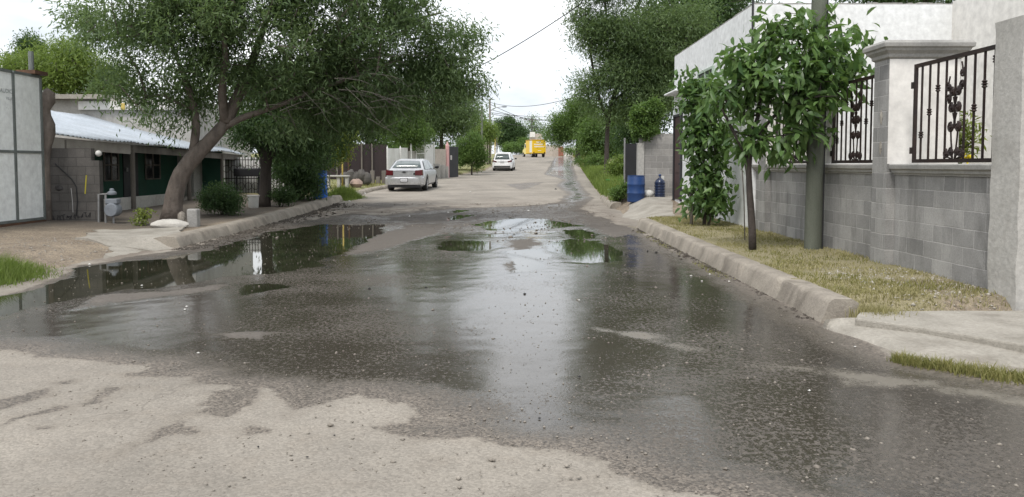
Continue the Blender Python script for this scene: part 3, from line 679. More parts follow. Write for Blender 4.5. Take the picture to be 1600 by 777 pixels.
panel(P1[1], P2[0]); ledge(P1[1] + .003, P2[0] - .003)
panel(P2[1], 16.6); ledge(P2[1] + .003, 16.6)
def pillar(y0, y1, depth):
    p = MB().box(XW, XW + depth, y0, y1, .0, 2.86).build('pillar', M['block'], wall)
    MB().box(XW + .004, XW + depth - .01, y0 - .006, y0 + .02, 1.515, 2.858).build('plaster_face', M['cream_plaster'], p)
    m = MB(); pr = [(0, 0), (.03, .02), (.035, .06), (.08, .10), (.09, .13), (.115, .14), (.12, .19), (.09, .225)]
    rings = [[(XW - a, y0 - a, 2.862 + b), (XW + depth + a, y0 - a, 2.862 + b), (XW + depth + a, y1 + a, 2.862 + b), (XW - a, y1 + a, 2.862 + b)] for a, b in pr]
    m.loft(rings); m.build('capital', M['mould'], p, False, .006)
    for zz in (1.72, 2.12):                              # broken faces of the hollow blocks
        m = MB(); m.ball((XW - .002, (y0 + y1) / 2 - .02, zz), (.012, .035, .085), 10, 8, .5); m.build('chipped_block', M['concrete'], p)
    return p
pillar(*P1, .92); pillar(*P2, .92)
MB().box(XP - .02, XP + .14, 12.05, 12.6, 1.52, 2.8).build('plaster_post', M['cream_plaster'], wall)
def spiral(c, r, turns, sgn, up, n=14):
    pts = []
    for i in range(n + 1):
        a = turns * 2 * math.pi * i / n; rr = r * (1 - .62 * i / n)
        pts.append((c[0], c[1] + sgn * (rr * math.sin(a)), c[2] + up * rr * math.cos(a)))
    return pts
def grille(ya, yb, z0=1.53, z1=2.74, rich=True):
    x = XP + .05; w = yb - ya; hh = z1 - z0
    m = MB()
    for a, b in (((x, ya, z0 + .02), (x, yb, z0 + .02)), ((x, ya, z1 - .02), (x, yb, z1 - .02))): m.bar(a, b, .035, .045)
    for yy in (ya + .02, yb - .02): m.bar((x, yy, z0 + .043), (x, yy, z1 - .043), .035, .04)
    for yy in (ya - .03, yb + .03):
        for zz in (z0 + .15, z1 - .25): m.box(x - .02, x + .02, min(yy, yy + .0) - .03, yy + .03, zz - .04, zz + .04)
    g = m.build('grille', M['iron'], wall)
    nb = 4; cw = w * .2; lane = (w - cw * 1.0) / 2 / nb
    cy = (ya + yb) / 2
    for s in (-1, 1):
        for k in range(nb):
            yy = cy + s * (cw / 2 + lane * (k + .05))
            m = MB(); m.bar((x, yy, z0 + .04), (x, yy, z1 - .04), .018, .022)
            if k > 0:
                zz = z0 + hh * ((.28 + .22 * (3 - k)) if s > 0 else (.32 + .22 * k) * .9)
                m.lathe([(.012, -.045), (.03, -.03), (.018, -.012), (.036, 0), (.018, .012), (.03, .03), (.012, .045)], (x, yy, zz), 8)
            m.build('baluster', M['iron'], g)
    MB().bar((x, cy, z0 + .38), (x, cy, z1 - .04), .018, .022).build('baluster', M['iron'], g)
    k = 0
    for (dy, dz, r) in ((.055, .12, .045), (.15, .10, .05), (.07, .40, .055), (.06, .62, .055), (.055, .80, .05)):
        for s in (-1, 1):
            m = MB(); m.tube(spiral((x, cy + s * dy, z0 + dz), r, 1.5, s, 1), .015, 6)
            m.ball((x, cy + s * dy, z0 + dz), .022, 8, 6)
            if dz < .5: m.tube([(x, cy + s * dy * .3, z0 + .04), (x, cy + s * dy * .8, z0 + dz * .6), (x, cy + s * dy, z0 + dz - r * .3)], .010, 5)
            else: m.tube([(x, cy + s * .01, z0 + dz - .13), (x, cy + s * dy * .6, z0 + dz - .06)], .010, 5)
            m.build('scroll', M['iron'], g)
    for s, dz in ((1, .86), (-1, 1.0)):
        m = MB(); m.tube(spiral((x, cy + s * .13, z0 + dz), .05, 1.4, s, 1), .013, 6); m.tube(spiral((x, cy + s * .13, z0 + dz - .13), .05, 1.4, -s, -1), .013, 6); m.ball((x, cy + s * .13, z0 + dz), .02, 8, 6); m.ball((x, cy + s * .13, z0 + dz - .13), .02, 8, 6)
        m.tube([(x, cy + s * .13, z0 + dz + .06), (x, cy + s * .11, z0 + dz + .12)], .009, 5); m.build('scroll', M['iron'], g)
grille(YE + .06, P1[0] - .34); grille(P1[1] + .10, 12.0); grille(12.66, P2[0] - .1); grille(P2[1] + .08, 16.5)

# rough end pillar
m = MB(); rings = []
for i in range(30):
    zz = .0 + 2.92 * i / 29; j = lambda s_: (vnoise(np.array([zz * 4.]), np.array([s_]), 3)[0] - .5) * .016 * (1 if i < 29 else 2)
    rings.append([(4.84 + j(1.), 7.33 + j(2.) * .5, zz), (5.55 + j(3.), 7.33 + j(4.) * .5, zz + (.03 if i == 29 else 0)), (5.55, 7.77, zz), (4.84 + j(5.), 7.77, zz)])
m.loft(rings); o = m.build('plaster_pillar', M['concrete_grey'], None, 'auto'); tag(o, 'rough unpainted plaster pillar ending the block wall above the driveway slab', 'pillar')

# ------------------------------------------------------------------ white house
hs = thing('white_house', 'white plastered house with flat parapet and brown metal door', 'house', (4.85, 19, .2))
XH = 4.85
m = MB(); m.box(XH, 14.5, 15.6, 23.1, .0, 4.72); m.build('wall', M['white_plaster'], hs)
m = MB(); m.box(8.84, 14.5, 8.0, 15.597, .0, 4.78); m.build('wall', M['cream_plaster'], hs)
rough = MB()
for i in range(75): rough.box(XH - .004 + random.random() * .01, XH + .18, 15.6 + i * .1, 15.6 + i * .1 + .097, 4.722, 4.735 + random.random() * .022)
rough.build('parapet_top', M['mould'], hs)
rough = MB()
for i in range(40): rough.box(XH + .19 + i * .1, XH + .19 + i * .1 + .097, 15.597 + random.random() * .01, 15.78, 4.722, 4.735 + random.random() * .025)
rough.build('parapet_top', M['mould'], hs)
d = MB().box(XH - .018, XH + .05, 22.0, 22.86, .50, 2.90).build('door', M['brown_metal'], hs)
m = MB(); m.bar((XH - .02, 21.95, .46), (XH - .02, 21.95, 2.98), .07, .1); m.bar((XH - .02, 22.91, .46), (XH - .02, 22.91, 2.98), .07, .1); m.bar((XH - .02, 21.99, 2.94), (XH - .02, 22.87, 2.94), .07, .07)
m.build('frame', M['dark_metal'], d)
m = MB()
for z0, z1 in ((.6, 1.2), (1.28, 1.9), (1.98, 2.8)): m.box(XH - .03, XH - .019, 22.1, 22.76, z0, z1)
m.build('panel', M['brown_metal'], d, False, .006)
MB().box(XH - .07, XH - .02, 22.06, 22.12, 1.5, 1.56).build('handle', M['dark_metal'], d)
hd = MB(); hd.prism([(XH - .32, 21.5), (XH + .02, 21.5), (XH + .02, 23.05), (XH - .32, 23.05)], 3.55, [3.60, 3.72, 3.72, 3.60]); hd.build('door_hood', M['white_plaster'], hs, False, .02)
w_ = MB().box(XH - .012, XH + .03, 18.6, 20.0, 2.45, 3.82).build('window', M['dark_glass'], hs)
m = MB()
for a, b in (((18.55, 2.42), (20.05, 2.42)), ((18.55, 3.85), (20.05, 3.85)), ((18.57, 2.45), (18.57, 3.82)), ((20.03, 2.45), (20.03, 3.82)), ((19.3, 2.45), (19.3, 3.82))): m.bar((XH - .02, a[0], a[1]), (XH - .02, b[0], b[1]), .06, .06)
m.build('frame', pmat('pale_green_paint', (.42, .52, .42), None, 3, .6), w_)
MB().tube([(XH - .04, 15.52, 1.6), (XH - .04, 15.52, 5.3)], .022, 8).build('drain_pipe', M['dark_metal'], hs)
dd = MB().box(8.80, 8.835, 11.0, 13.2, .3, 3.15).build('door', M['cream'], hs)
m = MB()
for yy in (11.0, 11.73, 12.47, 13.2): m.bar((8.79, yy, .3), (8.79, yy, 3.15), .03, .05)
m.build('frame', M['cream_plaster'], dd)

# ------------------------------------------------------------------ utility pole by the wall
up = thing('utility_pole', 'thick grey green wooden utility pole standing against the block wall', 'pole', (4.66, 11.85, .2))
MB().tube([(4.66 + .006 * k, 11.85, .1 + k * .9) for k in range(11)], [.130 - .0035 * k for k in range(11)], 20).build('shaft', M['pole_wood'], up, 'auto')
m = MB(); m.box(4.60, 4.68, 11.725, 11.74, 2.0, 2.12); m.build('tag_plate', M['pipe'], up)
m = MB(); m.lathe([(.114, 0), (.121, .003), (.121, .03), (.114, .033)], (4.68, 11.85, 4.6), 20); m.build('steel_band', M['pipe'], up, True)
m = MB(); m.tube([(4.785, 11.79, .15), (4.79, 11.79, 4), (4.79, 11.79, 8)], .011, 6); m.build('ground_wire', M['cable'], up)

# stakes of the sapling
def stake(a, b, r, lab):
    o = MB().tube([a, [(a[i] + b[i]) / 2 + (.02 if i == 0 else 0) for i in range(3)], b], r, 6).build('stake', M['twig'], None, True); tag(o, lab, 'stake')
p = GZ(1178, 388, .2); q = P(1160, 225, p[1] - .05); stake((p[0], p[1], .15), tuple(q), .012, 'thin grey stake tied along the sapling trunk')
p = GZ(1164, 375, .22); q = P(1157, 230, p[1] + .1); stake((p[0], p[1], .15), tuple(q), .010, 'slim dark stake left of the sapling trunk')
p = GZ(1080, 352, .22); q = P(1079, 300, p[1]); stake((p[0], p[1], .15), tuple(q), .035, 'short thick stake before the broad leaved shrub')

# ------------------------------------------------------------------ beyond the white house: block wall, barrel, jug
bw = thing('pale_block_wall', 'pale unplastered block wall end beside the brown door', 'wall', (4.5, 24.6, .4))
MB().box(4.06, 5.3, 24.5, 24.66, .1, 2.5).build('wall', M['block_pale'], bw)
MB().box(4.0, 4.2, 24.44, 24.72, .1, 2.2).build('corner_post', M['concrete_grey'], bw)
MB().box(4.75, 4.85, 24.47, 24.498, .98, 1.15).build('meter_box', M['white_plastic'], bw)
def barrel(name, label, cat, x, y, z, r, hh, mat, group=None):
    t = thing(name, label, cat, (x, y, z), group)
    pr = [(r * .93, .0), (r * .97, .02), (r * .98, .06), (r * .98, hh * .30), (r * 1.02, hh * .32), (r * 1.02, hh * .345), (r * .985, hh * .365), (r * .985, hh * .63), (r * 1.02, hh * .65), (r * 1.02, hh * .675), (r * .98, hh * .70), (r * .97, hh * .93), (r * .92, hh * .965), (r * .95, hh * .97), (r * .95, hh), (r * .86, hh), (r * .85, hh - .02)]
    MB().lathe(pr, (x, y, z), 28).build('drum', mat, t, 'auto')
    for s in (-1, 1): MB().lathe([(.035, 0), (.035, .02), (.02, .022)], (x + s * r * .5, y, z + hh - .02), 10).build('bung', mat, t, True)
    return t
x, y = 3.86, 23.9; barrel('barrel', 'dark blue plastic drum standing by the pale block wall', 'barrel', x, y, h(x, y) - .01, .275, .83, M['barrel_blue'])
x, y = 4.62, 24.0; z0 = max(h(x, y), .40)
t = thing('water_jug', 'dark blue translucent water jug beside the brown door', 'jug', (x, y, z0))
pr = [(.15, 0), (.165, .02)]
for k in range(5): pr += [(.168, .05 + k * .085), (.155, .065 + k * .085), (.168, .08 + k * .085)]
pr += [(.165, .48), (.12, .55), (.05, .60), (.035, .62), (.035, .67)]
MB().lathe(pr, (x, y, z0), 22).build('bottle', M['jug_blue'], t, True)
MB().lathe([(.042, 0), (.042, .05), (.03, .055)], (x, y, z0 + .665), 14).build('cap', M['barrel_blue'], t, True)
x, y = 4.28, 24.1
m = MB(); m.ball((x, y, max(h(x, y), .4) + .11), (.19, .14, .13), 14, 9, .12); o = m.build('plastic_sack', M['white_plastic'], None, True); tag(o, 'pale plastic sack slumped between blue drum and water jug', 'sack')
db = thing('sheet_gate', 'dark upright sheet gate behind the blue drum', 'gate', (3.95, 27, .5))
m = MB(); m.box(3.98, 4.5, 27, 27.03, .4, 2.25); m.build('sheet', M['dark_metal'], db)
MB().tube([(3.95, 27, .3), (3.95, 27, 2.45)], .03, 8).build('post', M['pipe'], db)
x, y = 4.3, 32.5
m = MB(); m.lathe([(.26, 0), (.30, .14), (.33, .15), (.33, .16), (.28, .15), (.24, .03)], (x, y, h(x, y) + .02), 18); o = m.build('basin', M['green_plastic'], None, True); tag(o, 'bright green plastic basin on the weedy mound', 'basin')
x, y = 4.2, 29.2
t = thing('crate', 'broken orange plastic crate lying in the weeds', 'crate', (x, y, h(x, y)), rz=.3)
m = MB(); m.box(-.24, .24, -.16, .16, 0, .02)
for s in (-1, 1): m.box(-.24, .24, s * .16 - .012, s * .16 + .012, .02, .08); m.box(-.24, .24, s * .16 - .012, s * .16 + .012, .12, .18); m.box(s * .24 - .012, s * .24 + .012, -.146, .146, .02, .17)
m.build('body', M['orange_plastic'], t, local=True)

# flowering plant in the yard behind the grille
# ------------------------------------------------------------------ left: white metal gate, block wall, meter
XG = -10.35
gt = thing('metal_gate', 'tall white sheet metal gate with grey seams and faded lettering', 'gate', (XG, 15, .2))
gz = [.34, 1.77, 3.40]; gy = [9.3, 10.2, 11.1, 12.0, 12.9, 13.8, 14.7, 15.6 + .42, 16.95]
m = MB(); m.box(XG - .06, XG, 9.3, 16.95, .34, 3.4); m.build('sheet', M['gate_white'], gt)
m = MB()
for yy in gy: m.bar((XG + .008, yy, .30), (XG + .008, yy, 3.42), .05, .05)
for zz in (.33, 1.78, 3.43):
    for a, b in zip(gy[:-1], gy[1:]): m.bar((XG + .006, a + .026, zz), (XG + .006, b - .026, zz), .04, .055)
m.build('frame', M['gate_grey'], gt)
m = MB(); m.box(XG - .04, XG + .05, 9.3, 16.95, .16, .295); m.build('bottom_rail', M['rust'], gt)
MB().box(XG - .3, XG + .12, 16.6, 17.05, 3.46, 3.54).build('top_plate', M['rust'], gt)
MB().tube([(XG - .05, 16.75, 3.5), (XG - .05, 16.75, 3.95)], .055, 10).build('pipe_stub', M['gate_grey'], gt)
def lettering(txt, size, loc, rot, mat, parent, name='lettering'):
    c = bpy.data.curves.new(name, 'FONT'); c.body = txt; c.size = size; c.extrude = .001; c.align_x = 'RIGHT'; c.resolution_u = 3
    tmp = bpy.data.objects.new(name, c); COL.objects.link(tmp); bpy.context.view_layer.update()
    me = bpy.data.meshes.new_from_object(tmp.evaluated_get(bpy.context.evaluated_depsgraph_get())); bpy.data.objects.remove(tmp)
    me.materials.clear(); me.materials.append(mat); me.name = name
    o = bpy.data.objects.new(name, me); COL.objects.link(o); o.parent = parent
    o.location = Vector(loc) - world_loc(parent); o.rotation_euler = rot; return o
a = PX(20, 147, XG + .004); lettering('CLAUDIO', .125, a, (R(90), 0, R(90)), M['ink'], gt)
a = PX(20, 157, XG + .004); lettering('VILLA', .085, a, (R(90), 0, R(90)), pmat('paler_faded_lettering', (.38, .40, .40), None, 9), gt)
a = PX(17, 171, XG + .004); lettering('- . -', .10, a, (R(90), 0, R(90)), pmat('palest_faded_lettering', (.46, .49, .49), None, 9), gt)
gs = MB(); pts = [(-10.4, 17.14, .1), (-10.4, 17.14, .8), (-10.4, 17.14, 1.6), (-10.36, 17.14, 1.95), (-10.32, 17.14, 2.2), (-10.31, 17.14, 2.4), (-10.35, 17.14, 2.6), (-10.36, 17.14, 2.75), (-10.29, 17.14, 2.92), (-10.28, 17.14, 3.08), (-10.33, 17.14, 3.18)]
gs.tube(pts, [.11, .09, .09, .11, .15, .14, .10, .10, .14, .13, .05], 12); o = gs.build('tree_stump', M['bark'], None, True); tag(o, 'gnarled pruned trunk stump rising behind the white metal gate', 'stump')

YB = 17.3
lw = thing('low_block_wall', 'low weathered block wall with graffiti beside the white metal gate', 'wall', (-9.8, YB, .2))
xa, xb = P(66, 300, YB)[0], P(156, 300, YB)[0]; zt = P(100, 232, YB)[2]; zs = P(150, 251, YB)[2]
m = MB(); m.box(xa + .0, xb, YB, YB + .15, .0, zs); m.box(xa + .0, P(144, 300, YB)[0], YB + .002, YB + .148, zs, zt); m.build('wall', M['block_old'], lw)
def stroke(pix, mat, name, r=.007, parent=lw, Y=YB - .003):
    m = MB(); m.tube([P(a, b, Y) for a, b in pix], r, 5); m.build(name, mat, parent)
stroke([(86, 256), (98, 267), (112, 280), (119, 292), (121, 315), (119, 338)], M['cable'], 'hose', .012, Y=YB - .015)
m = MB(); random.seed(3)
for k in range(13):
    x0 = 70 + k * 5.6; y0 = 347 - k * .55
    for q in range(2):
        pts = [(x0 + random.uniform(-1, 4.5), y0 - random.uniform(0, 9)) for _ in range(4)]
        m.tube([P(a, b, YB - .003) for a, b in pts], .010, 4)
m.build('graffiti', M['graffiti'], lw)
m = MB()
for pix in ([(72, 294), (71, 310), (72, 328), (69, 345)], [(111, 294), (113, 312), (114, 332)], [(75, 300), (76, 330)]): m.tube([P(a, b, YB - .003) for a, b in pix], .009, 4)
m.build('white_marks', M['white_spray'], lw)
m = MB(); m.tube([P(a, b, YB - .003) for a, b in [(135, 274), (134, 285), (133, 303)]], .014, 4); m.build('yellow_mark', M['yellow_spray'], lw)
m = MB(); m.ball(P(92, 294, YB - .01), (.10, .03, .06), 10, 6, .4); m.build('hole', M['graffiti'], lw)
m = MB(); m.ball(P(154, 240, YB + .1), (.07, .07, .07), 10, 8); m.build('lamp_cap', M['white_plastic'], lw, True)

mt = thing('gas_meter', 'grey gas meter with regulator and pipes beside the low block wall', 'meter', (-9.0, 17.2, .2))
c = P(177, 328, 17.2)
m = MB(); m.lathe([(.02, -.13), (.135, -.125), (.155, -.10), (.155, .10), (.135, .125), (.02, .13)], c, 20, 'y'); m.build('body', M['meter_grey'], mt, 'auto')
m = MB(); m.box(c[0] - .13, c[0] + .13, c[1] - .10, c[1] + .10, c[2] + .135, c[2] + .25); m.build('head', M['meter_grey'], mt, False, .02)
m = MB(); m.lathe([(.03, -.04), (.09, -.03), (.10, 0), (.09, .03), (.05, .05), (.045, .10), (.02, .11)], (c[0] - .02, c[1], c[2] + .37), 16); m.build('regulator', M['meter_grey'], mt, 'auto')
m = MB(); a = P(154, 350, 17.2); b = P(154, 304, 17.2); e = P(165, 302, 17.2); f = P(165, 350, 17.2)
m.tube([(a[0], a[1], .1), tuple(b), (e[0], e[1], b[2] + .01), (c[0] - .02, c[1], c[2] + .37)], .02, 8); m.tube([(f[0], f[1], .1), (e[0], e[1], e[2])], .025, 8); m.tube([(c[0], c[1], .1), tuple(c)], .022, 8)
m.build('pipe', M['pipe'], mt)

# ------------------------------------------------------------------ green house with tin roof
XE = -10.3
gh = thing('green_house', 'low dark green house with sagging tin roof and timber porch', 'house', (-11, 22, .3))
e0 = PX(81, 209.5, XE); e1 = PX(384, 240.5, XE); XB = -15.0
b0 = PX(76, 175, XB); b1z = PX(238, 185, XB)[2]
Y0, Y1 = e0[1], e1[1]; zE0, zE1 = e0[2], e1[2]; zB0 = b0[2]; zB1 = b1z - .15
nc = 420; V = []; Fc = []
for i in range(nc + 1):
    f = i / nc; yy = Y0 + (Y1 - Y0) * f
    for k in range(7):
        q = k / 6; xx = XE + (XB - XE) * q
        zz = (zE0 + (zE1 - zE0) * f) * (1 - q) + (zB0 + (zB1 - zB0) * f) * q
        zz += .018 * math.sin(i * 2 * math.pi / 6) + (float(vnoise(np.array([yy * 1.1]), np.array([xx]), 7)[0]) - .5) * .07
        if k == 0: xx += (float(vnoise(np.array([yy * 2.5]), np.array([3.3]), 8)[0]) - .3) * .14; 
        V.append((xx, yy, zz))
for i in range(nc):
    for k in range(6): a = i * 7 + k; Fc.append((a, a + 7, a + 8, a + 1))
rf = mesh_obj('roof', np.array(V), Fc, M['tin'], gh, True); sd = rf.modifiers.new('thickness', 'SOLIDIFY'); sd.thickness = .006
def zeave(y): return zE0 + (zE1 - zE0) * (y - Y0) / (Y1 - Y0)
ym = PX(203, 236, XE - .1)[1]
m = MB(); m.bar((XE - .10, Y0 + .1, zeave(Y0) - .19), (XE - .10, ym, zeave(ym) - .19), .04, .26); m.build('fascia', M['wood_pale'], gh)
m = MB(); m.bar((XE - .12, ym + .003, zeave(ym) - .17), (XE - .12, Y1 - .1, zeave(Y1) - .15), .05, .20); m.build('fascia', M['wood_grey'], gh)
MB().box(-11.92, -11.75, 18.0, 27.9, .1, 2.12).build('wall', M['green_wall'], gh)
MB().box(-11.75, -10.5, 27.75, 27.9, .1, 1.98).build('wall', M['green_wall'], gh)
MB().box(-14.4, -11.92, 17.85, 18.0, .1, 2.2).build('wall', M['green_wall'], gh)
for (ya, yb, z0, z1) in ((22.1, 22.9, 1.05, 1.95), (24.6, 25.6, 1.05, 1.95)):
    w_ = MB().box(-11.745, -11.73, ya, yb, z0, z1).build('window', M['dark_glass'], gh)
    m = MB()
    for yy in (ya, (ya + yb) / 2, yb): m.bar((-11.72, yy, z0), (-11.72, yy, z1), .03, .05)
    for zz in (z0, z0 + .45, z1): m.bar((-11.718, ya, zz), (-11.718, yb, zz), .025, .04)
    m.build('frame', M['wood_grey'], w_)
d = MB().box(-11.745, -11.72, 23.2, 24.1, .42, 2.05).build('door', M['dark_metal'], gh); MB().box(-11.7, -11.66, 23.3, 23.36, 1.3, 1.42).build('handle', M['pipe'], d)
MB().box(-11.75, -10.62, 18.0, 27.7, .1, .42).build('porch_slab', M['concrete'], gh)
m = MB(); m.box(-10.6, -10.45, 18.1, 24.4, .1, .62); m.build('porch_wall', M['concrete_grey'], gh)
for yy, r in ((17.9, .05), (21.1, .065), (24.75, .07), (27.6, .06)):
    MB().tube([(-10.4, yy, .1), (-10.42, yy + .02, 1.2), (-10.41, yy, zeave(yy) - .1)], r, 8).build('porch_post', M['wood_grey'], gh)
# block house behind with unfinished parapet
ub = thing('block_house', 'unfinished grey block house with flat slab roof behind the tin roof', 'house', (-17, 27, .3))
xa, xb = P(60, 160, 27)[0], P(300, 160, 27)[0]
MB().box(xa, xb, 27, 33, .1, P(100, 155, 27)[2]).build('wall', M['concrete_grey'], ub)
MB().box(xa - .2, P(164, 160, 26.7)[0], 26.6, 33.2, P(100, 156, 27)[2] + .003, P(100, 149, 27)[2]).build('roof_slab', M['concrete'], ub)
MB().box(P(123, 160, 26.9)[0], xb, 26.86, 26.995, P(130, 172, 27)[2], P(130, 159, 27)[2]).build('painted_band', M['cream_plaster'], ub)
MB().box(P(190, 160, 26.9)[0], P(196, 160, 26.9)[0], 26.84, 26.86, P(130, 172, 27)[2], P(130, 162, 27)[2]).build('post', M['yellow_post'], ub)

# white yard wall with iron bars behind the second tree
iw = thing('yard_wall', 'white plastered yard wall behind black iron bars by the dark trunk', 'wall', (-9, 29, .3))
xa, xb = P(352, 280, 29)[0], P(452, 280, 29)[0]
MB().box(xa, xb, 29, 29.15, .1, P(400, 246, 29)[2]).build('wall', M['white_paint'], iw)
m = MB()
for k in range(24): xx = xa + (xb - xa) * k / 23; m.bar((xx, 28.8, .3), (xx, 28.8, P(400, 246, 28.8)[2]), .02, .02)
for y in (250, 279, 305): zz = P(400, y, 28.8)[2]; m.bar((xa, 28.785, zz), (xb, 28.785, zz), .03, .03)
for k in range(9):
    cx = xa + (xb - xa) * (k + .5) / 9
    for zq in (291, 264): m.tube([(cx + .13 * math.cos(a_), 28.78, P(400, zq, 28.8)[2] + .13 * math.sin(a_)) for a_ in np.linspace(0, 2 * math.pi, 12)], .010, 4)
m.build('iron_bars', M['iron'], iw)
c = P(385, 269, 28.5); m = MB(); m.box(c[0] - .45, c[0] + .5, 28.4, 28.7, c[2] - .16, c[2] + .14); m.box(c[0] - .42, c[0] - .36, 28.5, 28.6, .2, c[2] - .16); m.box(c[0] + .4, c[0] + .46, 28.5, 28.6, .2, c[2] - .16)
o = m.build('dark_table', M['black_plastic'], None, False, .03); tag(o, 'dark draped table before the iron bars', 'table')

# bucket, stones
p = G(395, 323); x, y = P(396, 320, 22.6)[0], 22.6; z0 = h(x, y)
t = thing('bucket', 'white plastic bucket with dirt at the foot of the dark trunk', 'bucket', (x, y, z0))
MB().lathe([(.13, 0), (.14, .02), (.165, .34), (.18, .345), (.18, .37), (.165, .375), (.16, .36), (.15, .30)], (x, y, z0), 20).build('pail', M['white_plastic'], t, 'auto')
m = MB(); m.tube([(x + .17 * math.cos(a_), y - .03, z0 + .36 - .1 * math.sin(a_)) for a_ in np.linspace(0, math.pi, 10)], .006, 5); m.build('handle', M['pipe'], t)
p = GZ(259, 351, .27)
m = MB(); m.ball((p[0], p[1] + .18, h(p[0], p[1]) + .08), (.40, .22, .12), 18, 10, .12); o = m.build('boulder', M['stone_white'], None, 'auto'); tag(o, 'flat whitish boulder at the foot of the leaning tree', 'boulder')
p = GZ(300, 345, .3); m = MB(); m.box(p[0] - .12, p[0] + .11, p[1], p[1] + .2, .1, .55); o = m.build('concrete_stub', M['mould'], None, False, .03); tag(o, 'short concrete stub right of the leaning trunk', 'stub')
p = GZ(285, 345, .3); m = MB(); m.ball((p[0] + .0, p[1] - .05, .36), (.09, .08, .14), 9, 7, .35); o = m.build('rock', M['pebble'], None, 'auto'); tag(o, 'small dark rock between leaning trunk and concrete stub', 'rock')
x, y = P(500, 300, 27.0)[0], 27.0
barrel('barrel', 'bright blue plastic drum half hidden by the yellow green bush', 'barrel', x, y, h(x, y) - .01, .26, 1.0, M['barrel_bright'])
# bench
b = thing('bench', 'low grey concrete bench on block legs by the yellow post', 'bench', (-7.7, 33.5, h(-7.7, 33.5)))
c = P(528, 288, 33.5); z0 = h(c[0], 33.5); tp = P(528, 274, 33.5)[2]
MB().box(c[0] - .52, c[0] + .5, 33.3, 33.7, tp - .07, tp).build('seat', M['concrete_grey'], b, False, .015)
for dx in (-.42, .05, .4): MB().box(c[0] + dx - .06, c[0] + dx + .06, 33.36, 33.64, z0 - .1, tp - .073).build('leg', M['concrete_grey'], b)
p_ = P(535, 280, 34.6); m = MB(); m.tube([(p_[0], 34.6, h(p_[0], 34.6) - .1), (p_[0] + .02, 34.6, P(535, 222, 34.6)[2])], .035, 8); o = m.build('post', M['yellow_post'], None, True); tag(o, 'thin yellow post behind the concrete bench', 'post')
c = P(557, 286, 34); m = MB(); m.ball((c[0], 34, h(c[0], 34) + .16), (.28, .25, .22), 12, 8, .25); o = m.build('rock', M['stone_pink'], None, 'auto'); tag(o, 'pinkish rock beside the concrete bench', 'rock')
c = P(556, 270, 36); m = MB()
for k in range(5): m.ball((c[0] + (k - 2) * .26, 36, h(c[0], 36) + .3 + .12 * (k % 2)), (.24, .2, .32), 10, 7, .3)
o = m.build('rubble_heap', M['block_old'], None, 'auto'); tag(o, 'heap of grey rubble before the dark sheet fence', 'heap')

# dark fence, white fence, grey wall, pink post, dark gate, beige wall
df = thing('sheet_fence', 'dark brown sheet fence left of the white gate', 'fence', (-8.2, 42, .7))
xa, xb = P(500, 260, 41)[0], P(604, 260, 43)[0]
m = MB(); m.prism([(xa, 41), (xb, 43), (xb, 43.04), (xa, 41.04)], .3, 2.65); m.build('sheet', M['dark_fence'], df)
for f, mm in ((.42, 'rust'), (.62, 'wood_grey'), (.78, 'wood_grey'), (.25, 'wood_grey')):
    xx = xa + (xb - xa) * f; MB().tube([(xx, 41 + 2 * f - .06, .4), (xx, 41 + 2 * f - .06, 2.7)], .045, 6).build('post', M[mm], df)
c = P(576, 284, 38); m = MB()
for k in range(4): m.box(c[0] + k * .28 - .2, c[0] + k * .28, 38, 38.2, h(c[0], 38) - .05, h(c[0], 38) + .35 + .3 * (k % 2))
o = m.build('scrap_pile', M['wood_grey'], None, False, .02); tag(o, 'pile of grey timber scraps under the dark sheet fence', 'pile')
wf = thing('white_fence', 'white sheet and bar fence with pointed posts behind the silver sedan', 'fence', (-6, 47, .7))
def wl(px): 
    Y = 44.2 + (px - 605) / 75 * 6; return (P(px, 250, Y)[0], Y)
def wallseg(pa, pb, ztop, mat, name, parent, th=.1):
    a = wl(pa); b_ = wl(pb); m = MB(); m.prism([a, b_, (b_[0], b_[1] + th), (a[0], a[1] + th)], .3, [P(pa, ztop, a[1])[2], P(pb, ztop, b_[1])[2], P(pb, ztop, b_[1])[2], P(pa, ztop, a[1])[2]]); return m.build(name, mat, parent)
wallseg(605, 625.5, 232, M['white_paint'], 'panel', wf); wallseg(626.5, 637, 231, M['white_paint'], 'panel', wf); wallseg(665, 678, 226, M['white_paint'], 'panel', wf)
wallseg(638, 649, 236, M['concrete_grey'], 'panel', wf)
for px, yt in ((605.5, 228), (625.8, 228), (642.5, 224), (650.5, 224), (664, 214), (678.5, 222)):
    a = wl(px); MB().tube([(a[0], a[1] - .05, .5), (a[0], a[1] - .05, P(px, yt + 4, a[1])[2]), (a[0], a[1] - .05, P(px, yt, a[1])[2])], [.06, .06, .01], 6).build('post', M['white_paint'], wf)
m = MB()
for px in np.arange(651.5, 664, 1.25):
    a = wl(px); m.bar((a[0], a[1] - .02, .7), (a[0], a[1] - .02, P(px, 226, a[1])[2]), .02, .02)
for y in (227, 240, 262): a = wl(651); b_ = wl(664); m.bar((a[0], a[1], P(651, y, a[1])[2]), (b_[0], b_[1], P(664, y, b_[1])[2]), .04, .04)
m.build('bar_gate', M['white_paint'], wf)
gw = thing('grey_wall', 'grey plaster wall between white fence and pink post', 'wall', (-5, 51, .7))
wallseg(680, 697, 233, M['beige_wall'], 'wall', gw)
for k, px in enumerate((681.5, 689, 694.5)): a = wl(px); MB().box(a[0] - .28, a[0] + .28, a[1] - .35, a[1] - .06, .5, P(px, 256 + k * 2, a[1])[2]).build('step_block', M['concrete_grey'], gw)
a = wl(699); m = MB(); m.tube([(a[0], a[1], .5), (a[0], a[1], P(699, 228, a[1])[2]), (a[0], a[1], P(699, 221, a[1])[2])], [.13, .13, .01], 8); o = m.build('post', M['pink'], None, False); tag(o, 'pink pointed post between grey wall and dark gate', 'post')
